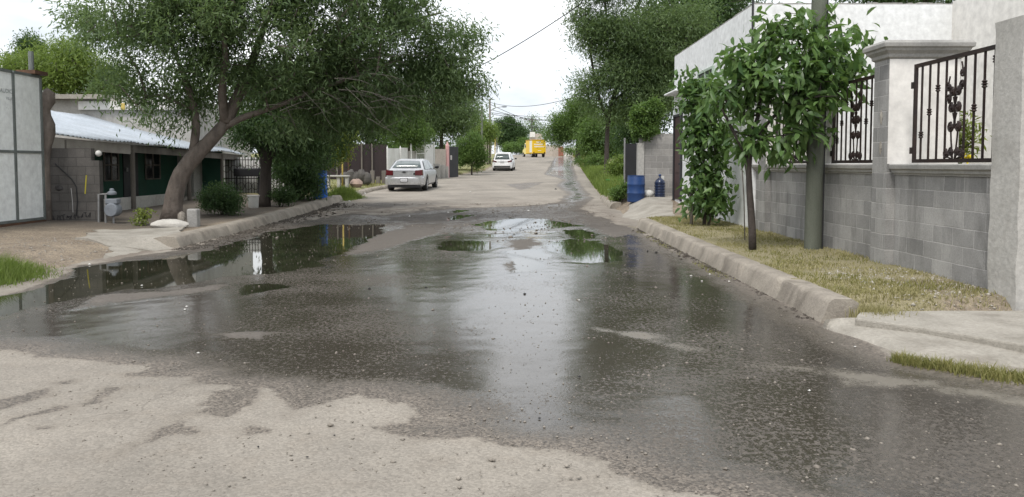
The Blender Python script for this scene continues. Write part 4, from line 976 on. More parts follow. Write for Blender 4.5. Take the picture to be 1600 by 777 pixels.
dg = thing('dark_gate', 'dark blue black sheet gate left of the round bush', 'gate', (-4.4, 52, .8))
a = wl(701); b_ = wl(716); m = MB(); m.prism([a, b_, (b_[0], b_[1] + .05), (a[0], a[1] + .05)], .5, P(708, 229, a[1])[2]); m.build('sheet', M['dark_metal'], dg)
m = MB(); c = wl(704); m.box(c[0] - .1, c[0] + .1, c[1] - .04, c[1] - .02, P(704, 250, c[1])[2], P(704, 243, c[1])[2]); m.build('notice', M['white_paint'], dg)
bwl = thing('beige_wall', 'pale beige wall behind the white car and the street pole', 'wall', (-3, 84, 1.5))
MB().box(P(735, 240, 84)[0], P(768, 240, 84)[0], 84, 84.2, 1, P(760, 219, 84)[2]).build('wall', M['beige_wall'], bwl)
MB().box(P(752, 240, 84)[0], P(768.5, 240, 84)[0], 83.9, 84.3, P(760, 219, 84)[2] + .003, P(760, 217, 84)[2]).build('coping', M['white_paint'], bwl)
for px, yt, mm, lb in ((773.5, 214, 'yellow_post', 'yellow painted post beside the beige wall'), (776.5, 213, 'wood_grey', 'grey timber post right of the yellow one')):
    a = P(px, 240, 86); m = MB(); m.tube([(a[0], 86, 1.2), (a[0], 86, P(px, yt, 86)[2])], .07, 6); o = m.build('post', M[mm], None); tag(o, lb, 'post')
# far right walls
fw = thing('far_wall', 'pale far wall with red brown door under the right hand trees', 'wall', (8, 122, 3))
MB().box(P(848, 240, 122)[0], P(873, 240, 122)[0], 122, 122.3, 2, P(860, 227, 122)[2]).build('wall', M['beige_wall'], fw)
MB().box(P(880.5, 240, 121)[0], P(985, 240, 121)[0], 121, 121.3, 2, P(890, 231, 121)[2]).build('wall', M['cream_plaster'], fw)
d = MB().box(P(872.5, 240, 121)[0], P(880.3, 240, 121)[0], 120.8, 121.1, 2.4, P(876, 229, 121)[2]).build('door', M['brick_red'], fw)
MB().box(P(877, 240, 121)[0], P(877.6, 240, 121)[0], 120.75, 120.8, 3.6, 3.8).build('handle', M['dark_metal'], d)
fh = thing('far_house', 'pale weathered house front rising behind the yellow truck', 'house', (4, 128, 3.2))
w1 = MB().box(P(828.5, 230, 128)[0], P(847, 230, 128)[0], 128, 133, 2.6, P(838, 209, 128)[2]).build('wall', M['beige_wall'], fh)
MB().box(P(828, 230, 128)[0], P(836, 230, 128)[0], 127.8, 128, P(838, 209, 128)[2] - .6, P(838, 206.5, 128)[2]).build('parapet', M['cream_plaster'], fh)
# ------------------------------------------------------------------ vehicles
def wheel(parent, x, y, r, w, side):
    t = MB().lathe([(r * .62, -w / 2), (r * .9, -w / 2), (r, -w / 2 + .03), (r, w / 2 - .03), (r * .9, w / 2), (r * .62, w / 2)], (x, y, r), 26, 'x').build('wheel', M['rubber'], parent, 'auto', local=True)
    m = MB(); xo = x + side * (w / 2 - .01); m.lathe([(.03, 0), (r * .6, 0), (r * .62, side * .012), (r * .52, side * .006), (r * .15, side * .02), (.04, side * .022)], (xo, y, r), 24, 'x')
    for k in range(5):
        a = 2 * math.pi * k / 5; m.bar((xo + side * .012, y + .05 * math.cos(a), r + .05 * math.sin(a)), (xo + side * .012, y + r * .56 * math.cos(a), r + r * .56 * math.sin(a)), .07, .02, (1, 0, 0))
    m.build('rim', M['rim'], t, 'auto', local=True)
def car(name, label, loc, rz, L, W, Hh, paint, suv):
    t = thing(name, label, 'car', loc, rz=rz)
    hl = L / 2; wr = .34 if not suv else .36; yw = (-hl + .98, hl - .92)
    if suv: deck = [(-hl, .98), (-hl + .05, 1.02), (-.2, 1.03), (hl - 1.3, 1.03), (hl - .9, 1.0), (hl - .1, .80), (hl, .72)]
    else: deck = [(-hl, .93), (-hl + .06, 1.0), (-hl + .6, 1.01), (0, .97), (hl - 1.3, .95), (hl - .9, .93), (hl - .12, .72), (hl, .64)]
    hwp = [(-hl, .80), (-hl + .10, .90), (-hl + .5, .97), (-.6, 1), (.8, 1), (hl - .5, .95), (hl - .1, .86), (hl, .74)]
    ip = lambda tab, y: float(np.interp(y, [a for a, _ in tab], [b for _, b in tab]))
    rings = []
    for i in range(61):
        y = -hl + L * i / 60; hw = W / 2 * ip(hwp, y); zt = ip(deck, y)
        zb = .24 + (.10 if i in (0, 60) else 0)
        for w_ in yw:
            q = wr * 1.16; dd = abs(y - w_)
            if dd < q: zb = max(zb, wr + math.sqrt(q * q - dd * dd) * 1.0)
        zb = min(zb, zt - .2)
        half = [(hw * .86, zb), (hw * .975, min(max(zb + .02, .34), zt - .15)), (hw, max(zb + .03, .58)), (hw * .985, zt - .13), (hw * .93, zt - .04), (hw * .80, zt), (hw * .4, zt + .012)]
        rings.append([(a, y, b_) for a, b_ in half] + [(-a, y, b_) for a, b_ in reversed(half)])
    MB().loft(rings).build('body', paint, t, 'auto', local=True)
    # greenhouse
    if suv: gs = [(-hl + .16, .985, .80, .76), (-hl + .42, Hh - .10, .80, .62), (-hl + .75, Hh - .02, .80, .62), (-.1, Hh, .80, .63), (.45, Hh - .05, .80, .62), (1.25, 1.02, .80, .74)]
    else: gs = [(-hl + .58, 1.0, .83, .78), (-hl + 1.22, Hh - .05, .82, .585), (-.35, Hh, .82, .60), (.25, Hh - .02, .82, .60), (1.28, .955, .82, .74)]
    zbelt = 1.0 if suv else .95
    rings = []; q_ = []
    for y, zr_, hb, hr in gs:
        b_ = hb * W / 1.79 * .995; r_ = hr * W / 1.79
        if zr_ < zbelt + .1: r_ = hr * W / 1.79
        rings.append([(b_, y, zbelt - .06), (r_ + (b_ - r_) * .06, y, max(zr_ - .05, zbelt - .03)), (r_ * .82, y, max(zr_, zbelt)), (-r_ * .82, y, max(zr_, zbelt)), (-r_ - (b_ - r_) * .06, y, max(zr_ - .05, zbelt - .03)), (-b_, y, zbelt - .06)])
        q_.append((y, zr_, b_, r_))
    MB().loft(rings).build('roof', paint, t, 'auto', local=True)
    # glass
    (ya, za, ba, ra), (yb, zb_, bb, rb) = q_[0], q_[1]
    def lerp(a, b_, f): return a + (b_ - a) * f
    nrm = Vector((0, -(zb_ - za), (yb - ya))).normalized() * .012
    m = MB(); f0, f1 = (.12, .86)
    y0, z0, y1, z1 = lerp(ya, yb, f0), lerp(za, zb_, f0), lerp(ya, yb, f1), lerp(za, zb_, f1)
    w0 = lerp(ra, rb, f0) * .86; w1 = lerp(ra, rb, f1) * .84
    nn = 8; gv = []
    for k in range(nn + 1):
        s_ = -1 + 2 * k / nn; cur = -.02 * s_ * s_ + .012
        gv += [(w0 * s_, y0 + nrm.y - cur * .5, z0 + nrm.z + cur), (w1 * s_, y1 + nrm.y - cur * .5, z1 + nrm.z + cur)]
    m.add(gv, [(2 * k, 2 * k + 2, 2 * k + 3, 2 * k + 1) for k in range(nn)])
    o = m.build('rear_window', M['glass_car'], t, True, local=True); o.modifiers.new('thickness', 'SOLIDIFY').thickness = .006
    (ya, za, ba, ra), (yb, zb_, bb, rb) = q_[-1], q_[-2]
    m = MB(); m.add([(-ra * .9, ya - .05, za + .06), (ra * .9, ya - .05, za + .06), (rb * .86, yb + .06, zb_ - .02), (-rb * .86, yb + .06, zb_ - .02)], [(0, 1, 2, 3)]); m.v = [(a, b_ + .02, c + .015) for a, b_, c in m.v]
    m.build('windscreen', M['glass_car'], t, local=True)
    for s in (-1, 1):
        ztop = Hh - .09; yr = q_[1][0] - (.15 if not suv else .12); 
        for (a0, a1, c0, c1) in ((yr - (.28 if not suv else .0), -.02, yr + .2, -.02), (.05, 1.05, .05, .42)):
            hb = .82 * W / 1.79 * .97 + .012; ht = .615 * W / 1.79 + .016
            m = MB(); m.add([(s * hb, a0, zbelt + .03), (s * hb, a1, zbelt + .03), (s * ht, c1, ztop), (s * ht, c0, ztop)], [(0, 1, 2, 3)])
            o = m.build('side_window', M['glass_car'], t, local=True); o.modifiers.new('thickness', 'SOLIDIFY').thickness = .004
        m = MB(); m.ball((s * (W / 2 + .08), .92, zbelt + .09), (.10, .07, .075), 10, 8); m.bar((s * (W / 2 - .1), .92, zbelt + .04), (s * (W / 2 + .04), .92, zbelt + .06), .05, .03); m.build('mirror', M['black_plastic'] if not suv else M['black_plastic'], t, True, local=True)
        # lights
        x0 = W / 2 * .90
        if suv: pts = [(s * x0 * .58, .93), (s * x0 * 1.0, 1.03), (s * x0 * 1.03, .88), (s * x0 * .62, .83)]
        else: pts = [(s * x0 * .60, .945), (s * x0 * .985, .985), (s * x0 * 1.0, .73), (s * x0 * .60, .735)]
        m = MB(); vs = [(a, -hl - .03 + (.02 if abs(a) > x0 * .9 else 0), b_) for a, b_ in pts] + [(a * (1.02 if abs(a) > x0 * .9 else 1), -hl + .20, b_) for a, b_ in pts]
        m.add(vs, [(0, 1, 2, 3), (7, 6, 5, 4), (0, 4, 5, 1), (1, 5, 6, 2), (2, 6, 7, 3), (3, 7, 4, 0)]); m.build('tail_light', M['red_lamp'], t, False, .012, local=True)
        m = MB(); m.box(s * x0 * .62 - .2, s * x0 * .62 + .2, hl - .18, hl - .03, .58, .68); m.build('headlight', M['plate'], t, False, .02, local=True)
        for yq in yw: wheel(t, s * (W / 2 - .125), yq, wr, .21, s)
        m = MB(); m.box(s * (W / 2 + .002) - .008, s * (W / 2 + .002) + .008, -.25, -.05, .80, .83); m.build('door_handle', paint, t, local=True)
    # rear bumper
    rings = []
    for k in range(13):
        s_ = -1 + 2 * k / 12; xx = s_ * W / 2 * .955; yo = -hl - .055 + .16 * abs(s_) ** 4; zl, zh = (.30, .66) if not suv else (.34, .70)
        rings.append([(xx, yo + .10, zl), (xx, yo + .02, zl + .03), (xx, yo, zl + .14), (xx, yo, zh - .05), (xx, yo + .05, zh), (xx, yo + .28, zh), (xx, yo + .28, zl)])
    MB().loft(rings).build('bumper', paint, t, 'auto', local=True)
    m = MB(); m.box(-W / 2 * .8, W / 2 * .8, -hl + .0, -hl + .3, .2, .31); m.build('under_tray', M['black_plastic'], t, local=True)
    if suv: m = MB(); m.box(-W / 2 * .78, W / 2 * .78, -hl - .062, -hl - .03, .36, .50); m.build('lower_trim', M['black_plastic'], t, False, .02, local=True)
    zp = .53 if not suv else .86; yp = -hl - (.062 if not suv else .02)
    pl = MB().box(-.17, .17, yp - .012, yp + .02, zp - .085, zp + .085).build('plate_holder', M['black_plastic'] if not suv else M['rim'], t, local=True)
    MB().box(-.15, .15, yp - .017, yp - .0125, zp - .062, zp + .062).build('number_plate', M['plate'], pl, local=True)
    m = MB()
    for i in range(6): m.box(-.115 + i * .042, -.09 + i * .042, yp - .019, yp - .0172, zp - .03, zp + .025)
    m.build('plate_marks', pmat('plate_mark_grey', (.3, .3, .32), None, 9), pl, local=True)
    ye = -hl - .012
    if not suv:
        m = MB(); m.box(-.095, .095, ye - .012, ye + .03, .862, .893); m.box(-.035, .035, ye - .013, ye + .03, .845, .910); m.build('emblem', M['black_plastic'], t, local=True)
        m = MB(); m.add([(.42, ye - .006, .84), (.53, ye - .006, .87), (.55, ye - .006, .79), (.46, ye - .006, .76), (.40, ye - .006, .775)], [(0, 1, 2, 3, 4)]); o = m.build('dent', M['black_plastic'], t, local=True); o.modifiers.new('thickness', 'SOLIDIFY').thickness = .004
        m = MB(); m.bar((-.62, ye - .004, .955), (.62, ye - .004, .955), .012, .008); m.build('boot_seam', M['black_plastic'], t, local=True)
        m = MB(); m.tube([(.3, .0, Hh - .03), (.3, -.06, Hh + .02)], .02, 6); m.build('aerial', M['black_plastic'], t, local=True)
    else:
        m = MB(); m.box(-.55, .55, -hl + .30, -hl + .42, Hh - .085, Hh - .055); m.build('spoiler', paint, t, False, .01, local=True)
    return t
x, y = -4.62, 36.1
car('parked_sedan', 'silver four door sedan parked by the left kerb, seen from behind', (x, y, float(zr(y - 1.5)) - .0), R(-2.5), 4.85, 1.79, 1.45, M['silver'], False)
bpy.data.objects['parked_sedan'].rotation_euler.x = R(.9)
x, y = -.72, 70.5
car('parked_suv', 'white hatchback suv parked farther up the left side', (x, y, float(zr(y - 1.5))), R(-4), 4.4, 1.86, 1.68, M['car_white'], True)
bpy.data.objects['parked_suv'].rotation_euler.x = R(1.6)

Yt = 113.; xt = P(842.5, 240, Yt)[0]
tk = thing('delivery_truck', 'yellow box truck with white lettering parked at the far end of the road', 'truck', (xt, Yt, float(zr(Yt))), rz=R(15))
MB().box(-1.02, 1.02, 0, 3.6, .55, 2.52).build('cargo_box', M['truck_yellow'], tk, False, .05, local=True)
MB().box(-1.06, 1.06, -.04, 3.64, 2.523, 2.6).build('box_roof', pmat('orange_yellow_trim', (.55, .27, .01), None, 3, .5), tk, False, .02, local=True)
m = MB(); m.box(-1.032, -1.022, .35, 1.5, .75, 2.45); m.build('side_panel', M['white_paint'], tk, local=True)
m = MB(); random.seed(8)
for row, (zz, hh_, xa, xb) in enumerate(((2.22, .16, -.45, .25), (1.88, .20, -.8, .55), (1.55, .17, -.75, .8), (.98, .1, -.2, .3))):
    xx = xa
    while xx < xb:
        ww = random.uniform(.08, .16); m.box(xx, min(xx + ww, xb), -.008, -.0005, zz - hh_ / 2 + random.uniform(0, .03), zz + hh_ / 2); xx += ww + .03
m.build('lettering', M['white_paint'], tk, local=True)
rings = [[(a * 1.0, y_, .55), (a * 1.0, y_, z_) ] for a, y_, z_ in ()]
m = MB(); m.loft([[(-.95, 3.65, .5), (-.95, 3.65, 2.2), (.95, 3.65, 2.2), (.95, 3.65, .5)], [(-.95, 4.6, .5), (-.93, 4.5, 2.2), (.93, 4.5, 2.2), (.95, 4.6, .5)], [(-.92, 4.95, .5), (-.92, 4.95, 1.35), (.92, 4.95, 1.35), (.92, 4.95, .5)], [(-.85, 6.0, .5), (-.82, 6.0, 1.2), (.82, 6.0, 1.2), (.85, 6.0, .5)]])
m.build('cab', M['truck_pale'], tk, False, .05, local=True)
m = MB(); m.box(-.965, -.945, 3.8, 4.4, 1.45, 2.05); m.build('side_window', M['glass_car'], tk, local=True)
MB().box(-.9, .9, -.15, -.045, .48, .6).build('bumper', M['dark_metal'], tk, local=True)
for s in (-1, 1):
    wheel(tk, s * .85, .7, .4, .24, s); wheel(tk, s * .85, 5.2, .4, .24, s)
    MB().box(s * .82 - .09, s * .82 + .09, -.03, -.002, .64, .76).build('tail_light', M['red_lamp'], tk, local=True)
    m = MB(); m.ball((s * 1.2, 4.7, 1.75), (.08, .06, .15), 8, 6); m.bar((s * .95, 4.7, 1.7), (s * 1.2, 4.7, 1.7), .03, .03); m.build('mirror', M['black_plastic'], tk, True, local=True)
wheel(tk, -.2, .9, .36, .24, -1)

# ------------------------------------------------------------------ poles, street lamp and cables
def farpole(px, ytop, Y, r, lab, lamp=False, arms=True):
    x = P(px, 240, Y)[0]; z0 = h(x, Y) - .2; z1 = P(px, ytop, Y)[2]
    t = thing('street_pole', lab, 'pole', (x, Y, z0), 'far utility poles')
    MB().tube([(x, Y, z0), (x, Y, z1)], [r, r * .75], 10).build('shaft', M['pole_wood' if not lamp else 'wood_grey'], t, True)
    if arms: MB().box(x - .7, x + .7, Y - .05, Y + .05, z1 - .5, z1 - .4).build('crossarm', M['wood_grey'], t)
    if lamp:
        a = P(770, 173, Y); b_ = P(784, 167, Y); m = MB(); m.tube([(x, Y, a[2] - .1), (x + .6, Y, (a[2] + b_[2]) / 2 + .1), tuple(b_)], .04, 6); m.build('lamp_arm', M['pipe'], t)
        m = MB(); m.ball((b_[0] + .25, Y, b_[2]), (.32, .12, .08), 10, 6); m.build('lamp_head', M['meter_grey'], t, True)
    return t
farpole(765.5, 155, 82, .13, 'dark slender street pole with lamp arm behind the white suv', True, False)
farpole(753, 165, 77, .13, 'shorter weathered pole left of the lamp pole, half in the trees', False, False)
farpole(747, 167, 96, .15, 'third slim pole rising among the left hand trees', False, False)
def cable(a, b, sag, r, lab):
    a = Vector(a); b = Vector(b); pts = []
    for k in range(25):
        f = k / 24; p = a.lerp(b, f); p.z -= sag * 4 * f * (1 - f); pts.append(p)
    o = MB().tube(pts, r, 5).build('cable', M['cable'], None); tag(o, lab, 'cable', 'overhead cables')
cable(P(700, 128, 26), P(905, 8, 22), .12, .014, 'single cable slanting steeply across the sky between the crowns')
A_ = P(765.5, 160, 82)
cable(A_, P(960, 128, 48), .9, .022, 'cable rising from the lamp pole top to the right hand trees')
for k, (ya, yb, Yb, lb) in enumerate(((176, 180, 140, 'upper of the level cables over the round tree'), (178, 184, 150, 'second level cable over the round tree'), (171, 187, 140, 'cable dropping from lamp pole to the far right'), (163, 200, 150, 'steepest cable dropping right from the lamp pole'), (187, 190, 150, 'lowest level cable over the round tree'))):
    cable(P(765.5, ya, 82), P(900, yb, Yb), .4 + .15 * k, .028, lb)
cable(P(753, 170, 77), P(600, 120, 40), .5, .02, 'cable running back left from the shorter pole into the trees')
fp = P(831, 190, 150); t = thing('street_pole', 'faint far pole with crossarm above the yellow truck', 'pole', (fp[0], 150, 3.4), 'far utility poles')
MB().tube([(fp[0], 150, 3.2), (fp[0], 150, P(831, 183, 150)[2])], .13, 8).build('shaft', M['pole_wood'], t); MB().box(fp[0] - 1.6, fp[0] + 1.6, 149.9, 150.1, P(831, 188, 150)[2], P(831, 187, 150)[2]).build('crossarm', M['wood_grey'], t)
# ------------------------------------------------------------------ trees
def EL(px, py, rx, ry, Y, rd=None):
    s = Y / F; return (P(px, py, Y), np.array([rx * s, rd if rd else max(rx, ry) * s * .85, ry * s]))
def sample(els, n, shell=.35):
    vol = np.array([e[1].prod() ** .8 for e in els]); cnt = np.maximum(3, (n * vol / vol.sum()).astype(int)); out = []
    for (c, r), k in zip(els, cnt):
        d = rng.normal(size=(k, 3)); d /= np.linalg.norm(d, axis=1)[:, None]
        rad = rng.uniform(0, 1, k) ** shell
        out.append(c + d * r * rad[:, None] * rng.uniform(.82, 1.08, (k, 1)))
    return np.concatenate(out)
def grow(trunks, att, zfork, tip_r=.008, step=.45, jit=.10, pen=.3):
    pos = []; par = []; fixed = []
    for ti, (pts, rad) in enumerate(trunks):
        last = -1
        if ti > 0:
            p0 = np.array(pts[0]); last = int(np.argmin([np.linalg.norm(np.array(q) - p0) for q in pos]))
        for i in range(len(pts) - 1 if len(pts) > 1 else 1):
            a = np.array(pts[i], float); b = np.array(pts[i + 1], float); k = max(1, int(np.linalg.norm(b - a) / .3))
            for j in range(k + (1 if i == len(pts) - 2 else 0)):
                f = j / k; pos.append(a + (b - a) * f); par.append(last); fixed.append(rad[i] + (rad[i + 1] - rad[i]) * f); last = len(pos) - 1
    tp = np.array(pos)
    order = np.argsort(np.min(np.linalg.norm(att[:, None] - tp[None, ::3], axis=2), axis=1))
    tips = []
    for ai in order:
        a = att[ai]; A = np.array(pos); d = np.linalg.norm(A - a, axis=1) + pen * np.maximum(0, A[:, 2] - a[2] + .1) + np.where(A[:, 2] < zfork, 6, 0)
        n = int(np.argmin(d)); p = A[n]; L_ = np.linalg.norm(a - p); k = max(1, int(L_ / step))
        t0 = p - A[par[n]] if par[n] >= 0 else np.array([0, 0, 1.]); t0 = t0 / (np.linalg.norm(t0) + 1e-6)
        c = p + (a - p) * .5 + t0 * L_ * .22 + np.array([0, 0, .08 * L_])
        last = n
        for j in range(1, k + 1):
            f = j / k; q = p * (1 - f) ** 2 + c * 2 * f * (1 - f) + a * f * f
            if j < k: q = q + rng.normal(0, jit * step, 3)
            pos.append(q); par.append(last); fixed.append(0); last = len(pos) - 1
        tips.append(last)
    pos = np.array(pos); par = np.array(par); cnt = np.zeros(len(pos)); cnt[tips] = 1
    for i in range(len(pos) - 1, -1, -1):
        if par[i] >= 0: cnt[par[i]] += cnt[i]
    rad = np.array([fx if fx > 0 else tip_r * max(c, 1) ** .47 for fx, c in zip(fixed, cnt)])
    return pos, par, rad, np.array(tips), np.array(fixed)
def limb_mesh(pos, par, rad, fixed, n=5):
    V = []; Fc = []; e = [i for i in range(len(pos)) if par[i] >= 0]
    a = pos[par[e]]; b = pos[e]; ra = np.minimum(rad[par[e]], rad[e] * 1.5); rb = rad[e]
    t = b - a; t /= (np.linalg.norm(t, axis=1)[:, None] + 1e-9); a = a - t * ra[:, None] * .3
    u = np.cross(t, np.where(np.abs(t[:, 2:3]) < .9, np.array([[0, 0, 1.]]), np.array([[1., 0, 0]]))); u /= np.linalg.norm(u, axis=1)[:, None]; w = np.cross(t, u)
    ang = np.arange(n) * 2 * np.pi / n
    ring = u[:, None] * np.cos(ang)[None, :, None] + w[:, None] * np.sin(ang)[None, :, None]
    V = np.concatenate([a[:, None] + ring * ra[:, None, None], b[:, None] + ring * rb[:, None, None]], 1).reshape(-1, 3)
    k = np.arange(len(e))[:, None, None] * 2 * n; i = np.arange(n); j = (i + 1) % n
    q = np.stack([i, j, j + n, i + n], -1)[None]
    return V, (k + q).reshape(-1, 4)
def leaves(name, cen, out, per, spread, L, W, mat, parent, droop=.5, clump=None, big=False, randm=.8, outw=.6):
    m = len(cen); N = m * per
    c = np.repeat(cen, per, 0); o = np.repeat(out, per, 0)
    p = c + rng.normal(0, 1, (N, 3)) * spread * np.array([1, 1, .75])
    d = o * outw + rng.normal(0, 1, (N, 3)) * randm + np.array([0, 0, -droop]); d /= np.linalg.norm(d, axis=1)[:, None]
    s = np.cross(d, rng.normal(0, 1, (N, 3)) * .6 + np.array([0, 0, 1.])); s /= (np.linalg.norm(s, axis=1)[:, None] + 1e-9); nn = np.cross(s, d)
    l = L * rng.uniform(.45, 1.25, (N, 1)); w = W * rng.uniform(.7, 1.2, (N, 1))
    cv = rng.uniform(0, 1, m) if clump is None else clump
    v = np.clip(np.repeat(cv, per) * .45 + rng.uniform(0, 1, N) * .55, 0, 1)
    if big:
        V = np.stack([p, p + d * l * .25 - s * w * .42 + nn * w * .10, p + d * l * .25 + s * w * .42 + nn * w * .10, p + d * l * .28,
                      p + d * l * .62 - s * w * .42 + nn * (w * .08 - l * .05), p + d * l * .62 + s * w * .42 + nn * (w * .08 - l * .05), p + d * l * .62 - nn * l * .06, p + d * l - nn * l * .22], 1).reshape(-1, 3)
        q = np.array([[0, 3, 1, 1], [0, 2, 3, 3], [1, 3, 6, 4], [3, 2, 5, 6], [4, 6, 7, 7], [6, 5, 7, 7]])
        base = (np.arange(N) * 8)[:, None, None]
        fs = (base + q[None]).reshape(-1, 4).tolist(); fs = [tuple(f) if f[2] != f[3] else tuple(f[:3]) for f in fs]
        return mesh_obj(name, V, fs, mat, parent, True, attrs={'v': np.repeat(v, 8)})
    V = np.stack([p, p + d * l * .45 - s * w * .5 + nn * w * .15, p + d * l - nn * l * .12, p + d * l * .45 + s * w * .5 + nn * w * .15], 1).reshape(-1, 3)
    return mesh_obj(name, V, np.arange(N * 4).reshape(-1, 4), mat, parent, False, attrs={'v': np.repeat(v, 4)})
def tree(name, label, cat, trunks, els, natt, per, spread, L, W, lmat, bmat, group=None, zfork=None, droop=.5, tip_r=.008, big=False, step=.45, extra=None, trunk_n=12, shell=.35, parts=('trunk', 'crown'), outw=.6, randm=.8):
    base = np.array(trunks[0][0][0]); t = thing(name, label, cat, base, group)
    att = sample(els, natt, shell)
    zf = zfork if zfork is not None else trunks[0][0][-1][2] * .6
    pos, par, rad, tips, fixed = grow(trunks, att, zf, tip_r, step)
    V, Q = limb_mesh(pos, par, rad, fixed)
    m = MB()
    for pts, r_ in trunks:
        pp = []; rr = []
        for i in range(len(pts) - 1):
            a = np.array(pts[i], float); b = np.array(pts[i + 1], float); k = max(1, int(np.linalg.norm(b - a) / .22))
            for j in range(k): pp.append(a + (b - a) * j / k); rr.append((r_[i] + (r_[i + 1] - r_[i]) * j / k) * random.uniform(.93, 1.07))
        pp.append(np.array(pts[-1], float)); rr.append(r_[-1]); pp = np.array(pp)
        for _ in range(3):
            if len(pp) > 2: pp[1:-1] = (pp[:-2] + 2 * pp[1:-1] + pp[2:]) / 4
        m.tube(pp, rr, trunk_n)
    keep = fixed[np.array([i for i in range(len(pos)) if par[i] >= 0])] == 0
    Vm = np.array(m.v); Qk = Q.reshape(-1, 5, 4)[keep].reshape(-1, 4)
    used, inv = np.unique(Qk.ravel(), return_inverse=True)
    fs = m.f + [tuple(x + len(Vm) for x in q) for q in inv.reshape(-1, 4).tolist()]
    mesh_obj(parts[0], np.concatenate([Vm, V[used]]) if len(used) else Vm, fs, bmat, t, True)
    tc = pos[tips]; out = tc - pos[par[tips]]; out /= (np.linalg.norm(out, axis=1)[:, None] + 1e-6)
    c2 = np.concatenate([tc, pos[par[tips]] * .5 + tc * .5 + rng.normal(0, spread * .6, tc.shape)]); o2 = np.concatenate([out, out])
    leaves(parts[1], c2, o2, max(1, per // 2), spread, L, W, lmat, t, droop, big=big, outw=outw, randm=randm)
    return t
def TP(pix, Y, radpx, z0=None):
    pts = [P(a, b, Y if not hasattr(Y, '__len__') else Y[i]) for i, (a, b) in enumerate(pix)]
    if z0 is not None: pts[0][2] = z0
    Ym = Y if not hasattr(Y, '__len__') else Y[0]
    return [tuple(p) for p in pts], [r * Ym / F for r in radpx]
def tree_up(x, y, hh, r, lean=(0, 0)):
    z = h(x, y) - .1; return [(x, y, z), (x + lean[0] * .4, y, z + hh * .5), (x + lean[0], y + lean[1], z + hh)], [r, r * .8, r * .55]

# --- big leaning tree on the left
Y = 18.6
tr = [TP([(268, 345), (269, 318), (276, 285), (290, 258), (312, 236), (336, 215), (352, 192)], Y, [18, 14.5, 13.5, 13, 12, 10.5, 9], .15),
      TP([(300, 246), (304, 222), (310, 190), (300, 150), (280, 100), (262, 50)], [18.6, 18.6, 18.5, 18.3, 18, 17.8], [8, 6.5, 6, 5, 3.5, 2]),
      TP([(352, 192), (372, 150), (392, 105), (408, 55), (430, -10)], [18.6, 18.7, 18.9, 19.2, 19.6], [10, 8.5, 7, 5, 2.5]),
      TP([(352, 192), (345, 140), (355, 80), (340, 20)], [18.6, 18.2, 17.6, 17], [8, 6, 4, 2]),
      TP([(345, 202), (378, 182), (420, 172), (470, 150), (540, 125), (620, 95)], [18.6, 18.6, 18.3, 18.3, 18.6, 19], [6, 5, 4, 3.2, 2.4, 1.4]),
      TP([(372, 150), (440, 110), (520, 75), (610, 40), (690, 20)], [18.7, 19.2, 19.6, 20, 20.2], [6, 5, 4, 3, 1.5])]
els = [EL(190, 35, 76, 48, 18.6, 1.7), EL(255, 20, 90, 70, 17.8, 1.6), EL(200, 120, 55, 42, 18.4, 1.3), EL(255, 175, 62, 34, 18.0, 1.0), EL(330, 40, 110, 90, 17.6, 1.7), EL(330, 130, 80, 55, 19.4, 1.2),
       EL(440, 40, 120, 85, 18, 1.9), EL(450, 130, 95, 55, 18.8, 1.5), EL(545, 30, 110, 80, 18.6, 1.9), EL(560, 120, 100, 60, 19.2, 1.6), EL(640, 50, 80, 75, 19.2, 1.5), EL(650, 130, 72, 50, 19.6, 1.2),
       EL(705, 75, 52, 50, 19.6, 1.0), EL(742, 50, 30, 22, 19.8, .6), EL(738, 105, 30, 30, 19.8, .6), EL(745, 140, 22, 20, 19.8, .5), EL(705, 145, 45, 28, 19.8, .8), EL(590, 185, 75, 28, 19.6, .9), EL(455, 203, 48, 18, 18.7, .6), EL(560, 207, 60, 16, 19.2, .6), EL(495, 165, 75, 30, 19.4, 1.1),
       EL(128, 24, 26, 18, 18.8, .5), EL(300, -70, 150, 70, 18, 2.2), EL(520, -70, 170, 75, 18.6, 2.4), EL(400, -130, 160, 60, 18.6, 2.2)]
bt = tree('leaning_tree', 'large leaning tree with sweeping dark crown over the left kerb', 'tree', tr, els, 600, 190, .23, .165, .038, LEAF_OLIVE, M['bark'], zfork=2.6, droop=.55, tip_r=.0075, step=.4)
# bare dead twigs hanging inside its crown
m = MB(); random.seed(12)
for k in range(55):
    x0 = random.uniform(400, 590); y0 = random.uniform(75, 185); Yk = random.uniform(17.5, 19.0); ln = random.uniform(35, 110); a = random.uniform(-.6, .8)
    pts = []; 
    for j in range(7):
        f = j / 6; pts.append(tuple(P(x0 + ln * f * math.cos(a), y0 + ln * f * math.sin(a) + 22 * f * f * random.uniform(.5, 1.3), Yk + .5 * f)))
    m.tube(pts, [.0085 - .001 * j for j in range(7)], 4)
    for q in range(2):
        b0 = pts[2 + q]; m.tube([b0, (b0[0] + random.uniform(.1, .5), b0[1], b0[2] + random.uniform(-.4, .25))], [.0045, .002], 4)
m.build('dry_branches', M['twig'], bt)

# --- dark tree behind
Y = 23.2
tr = [TP([(413, 325), (414, 300), (416, 265), (414, 240), (425, 205)], Y, [11, 9, 8.5, 9, 5], .2), TP([(412, 245), (396, 215), (385, 180)], Y, [6, 4, 2]), TP([(413, 255), (440, 225), (480, 195), (520, 165)], [23.2, 23.2, 23.6, 24], [5.5, 4.5, 3, 1.5])]
els = [EL(400, 205, 50, 32, 23.2, 1.2), EL(465, 205, 60, 38, 23.4, 1.2), EL(505, 172, 60, 30, 23.8, 1.2), EL(440, 150, 90, 55, 24, 1.6), EL(560, 150, 70, 50, 24.4, 1.4)]
tree('dark_tree', 'dark straight tree beside the white bucket', 'tree', tr, els, 260, 150, .30, .17, .05, LEAF_DARK, M['bark_dark'], zfork=1.8)
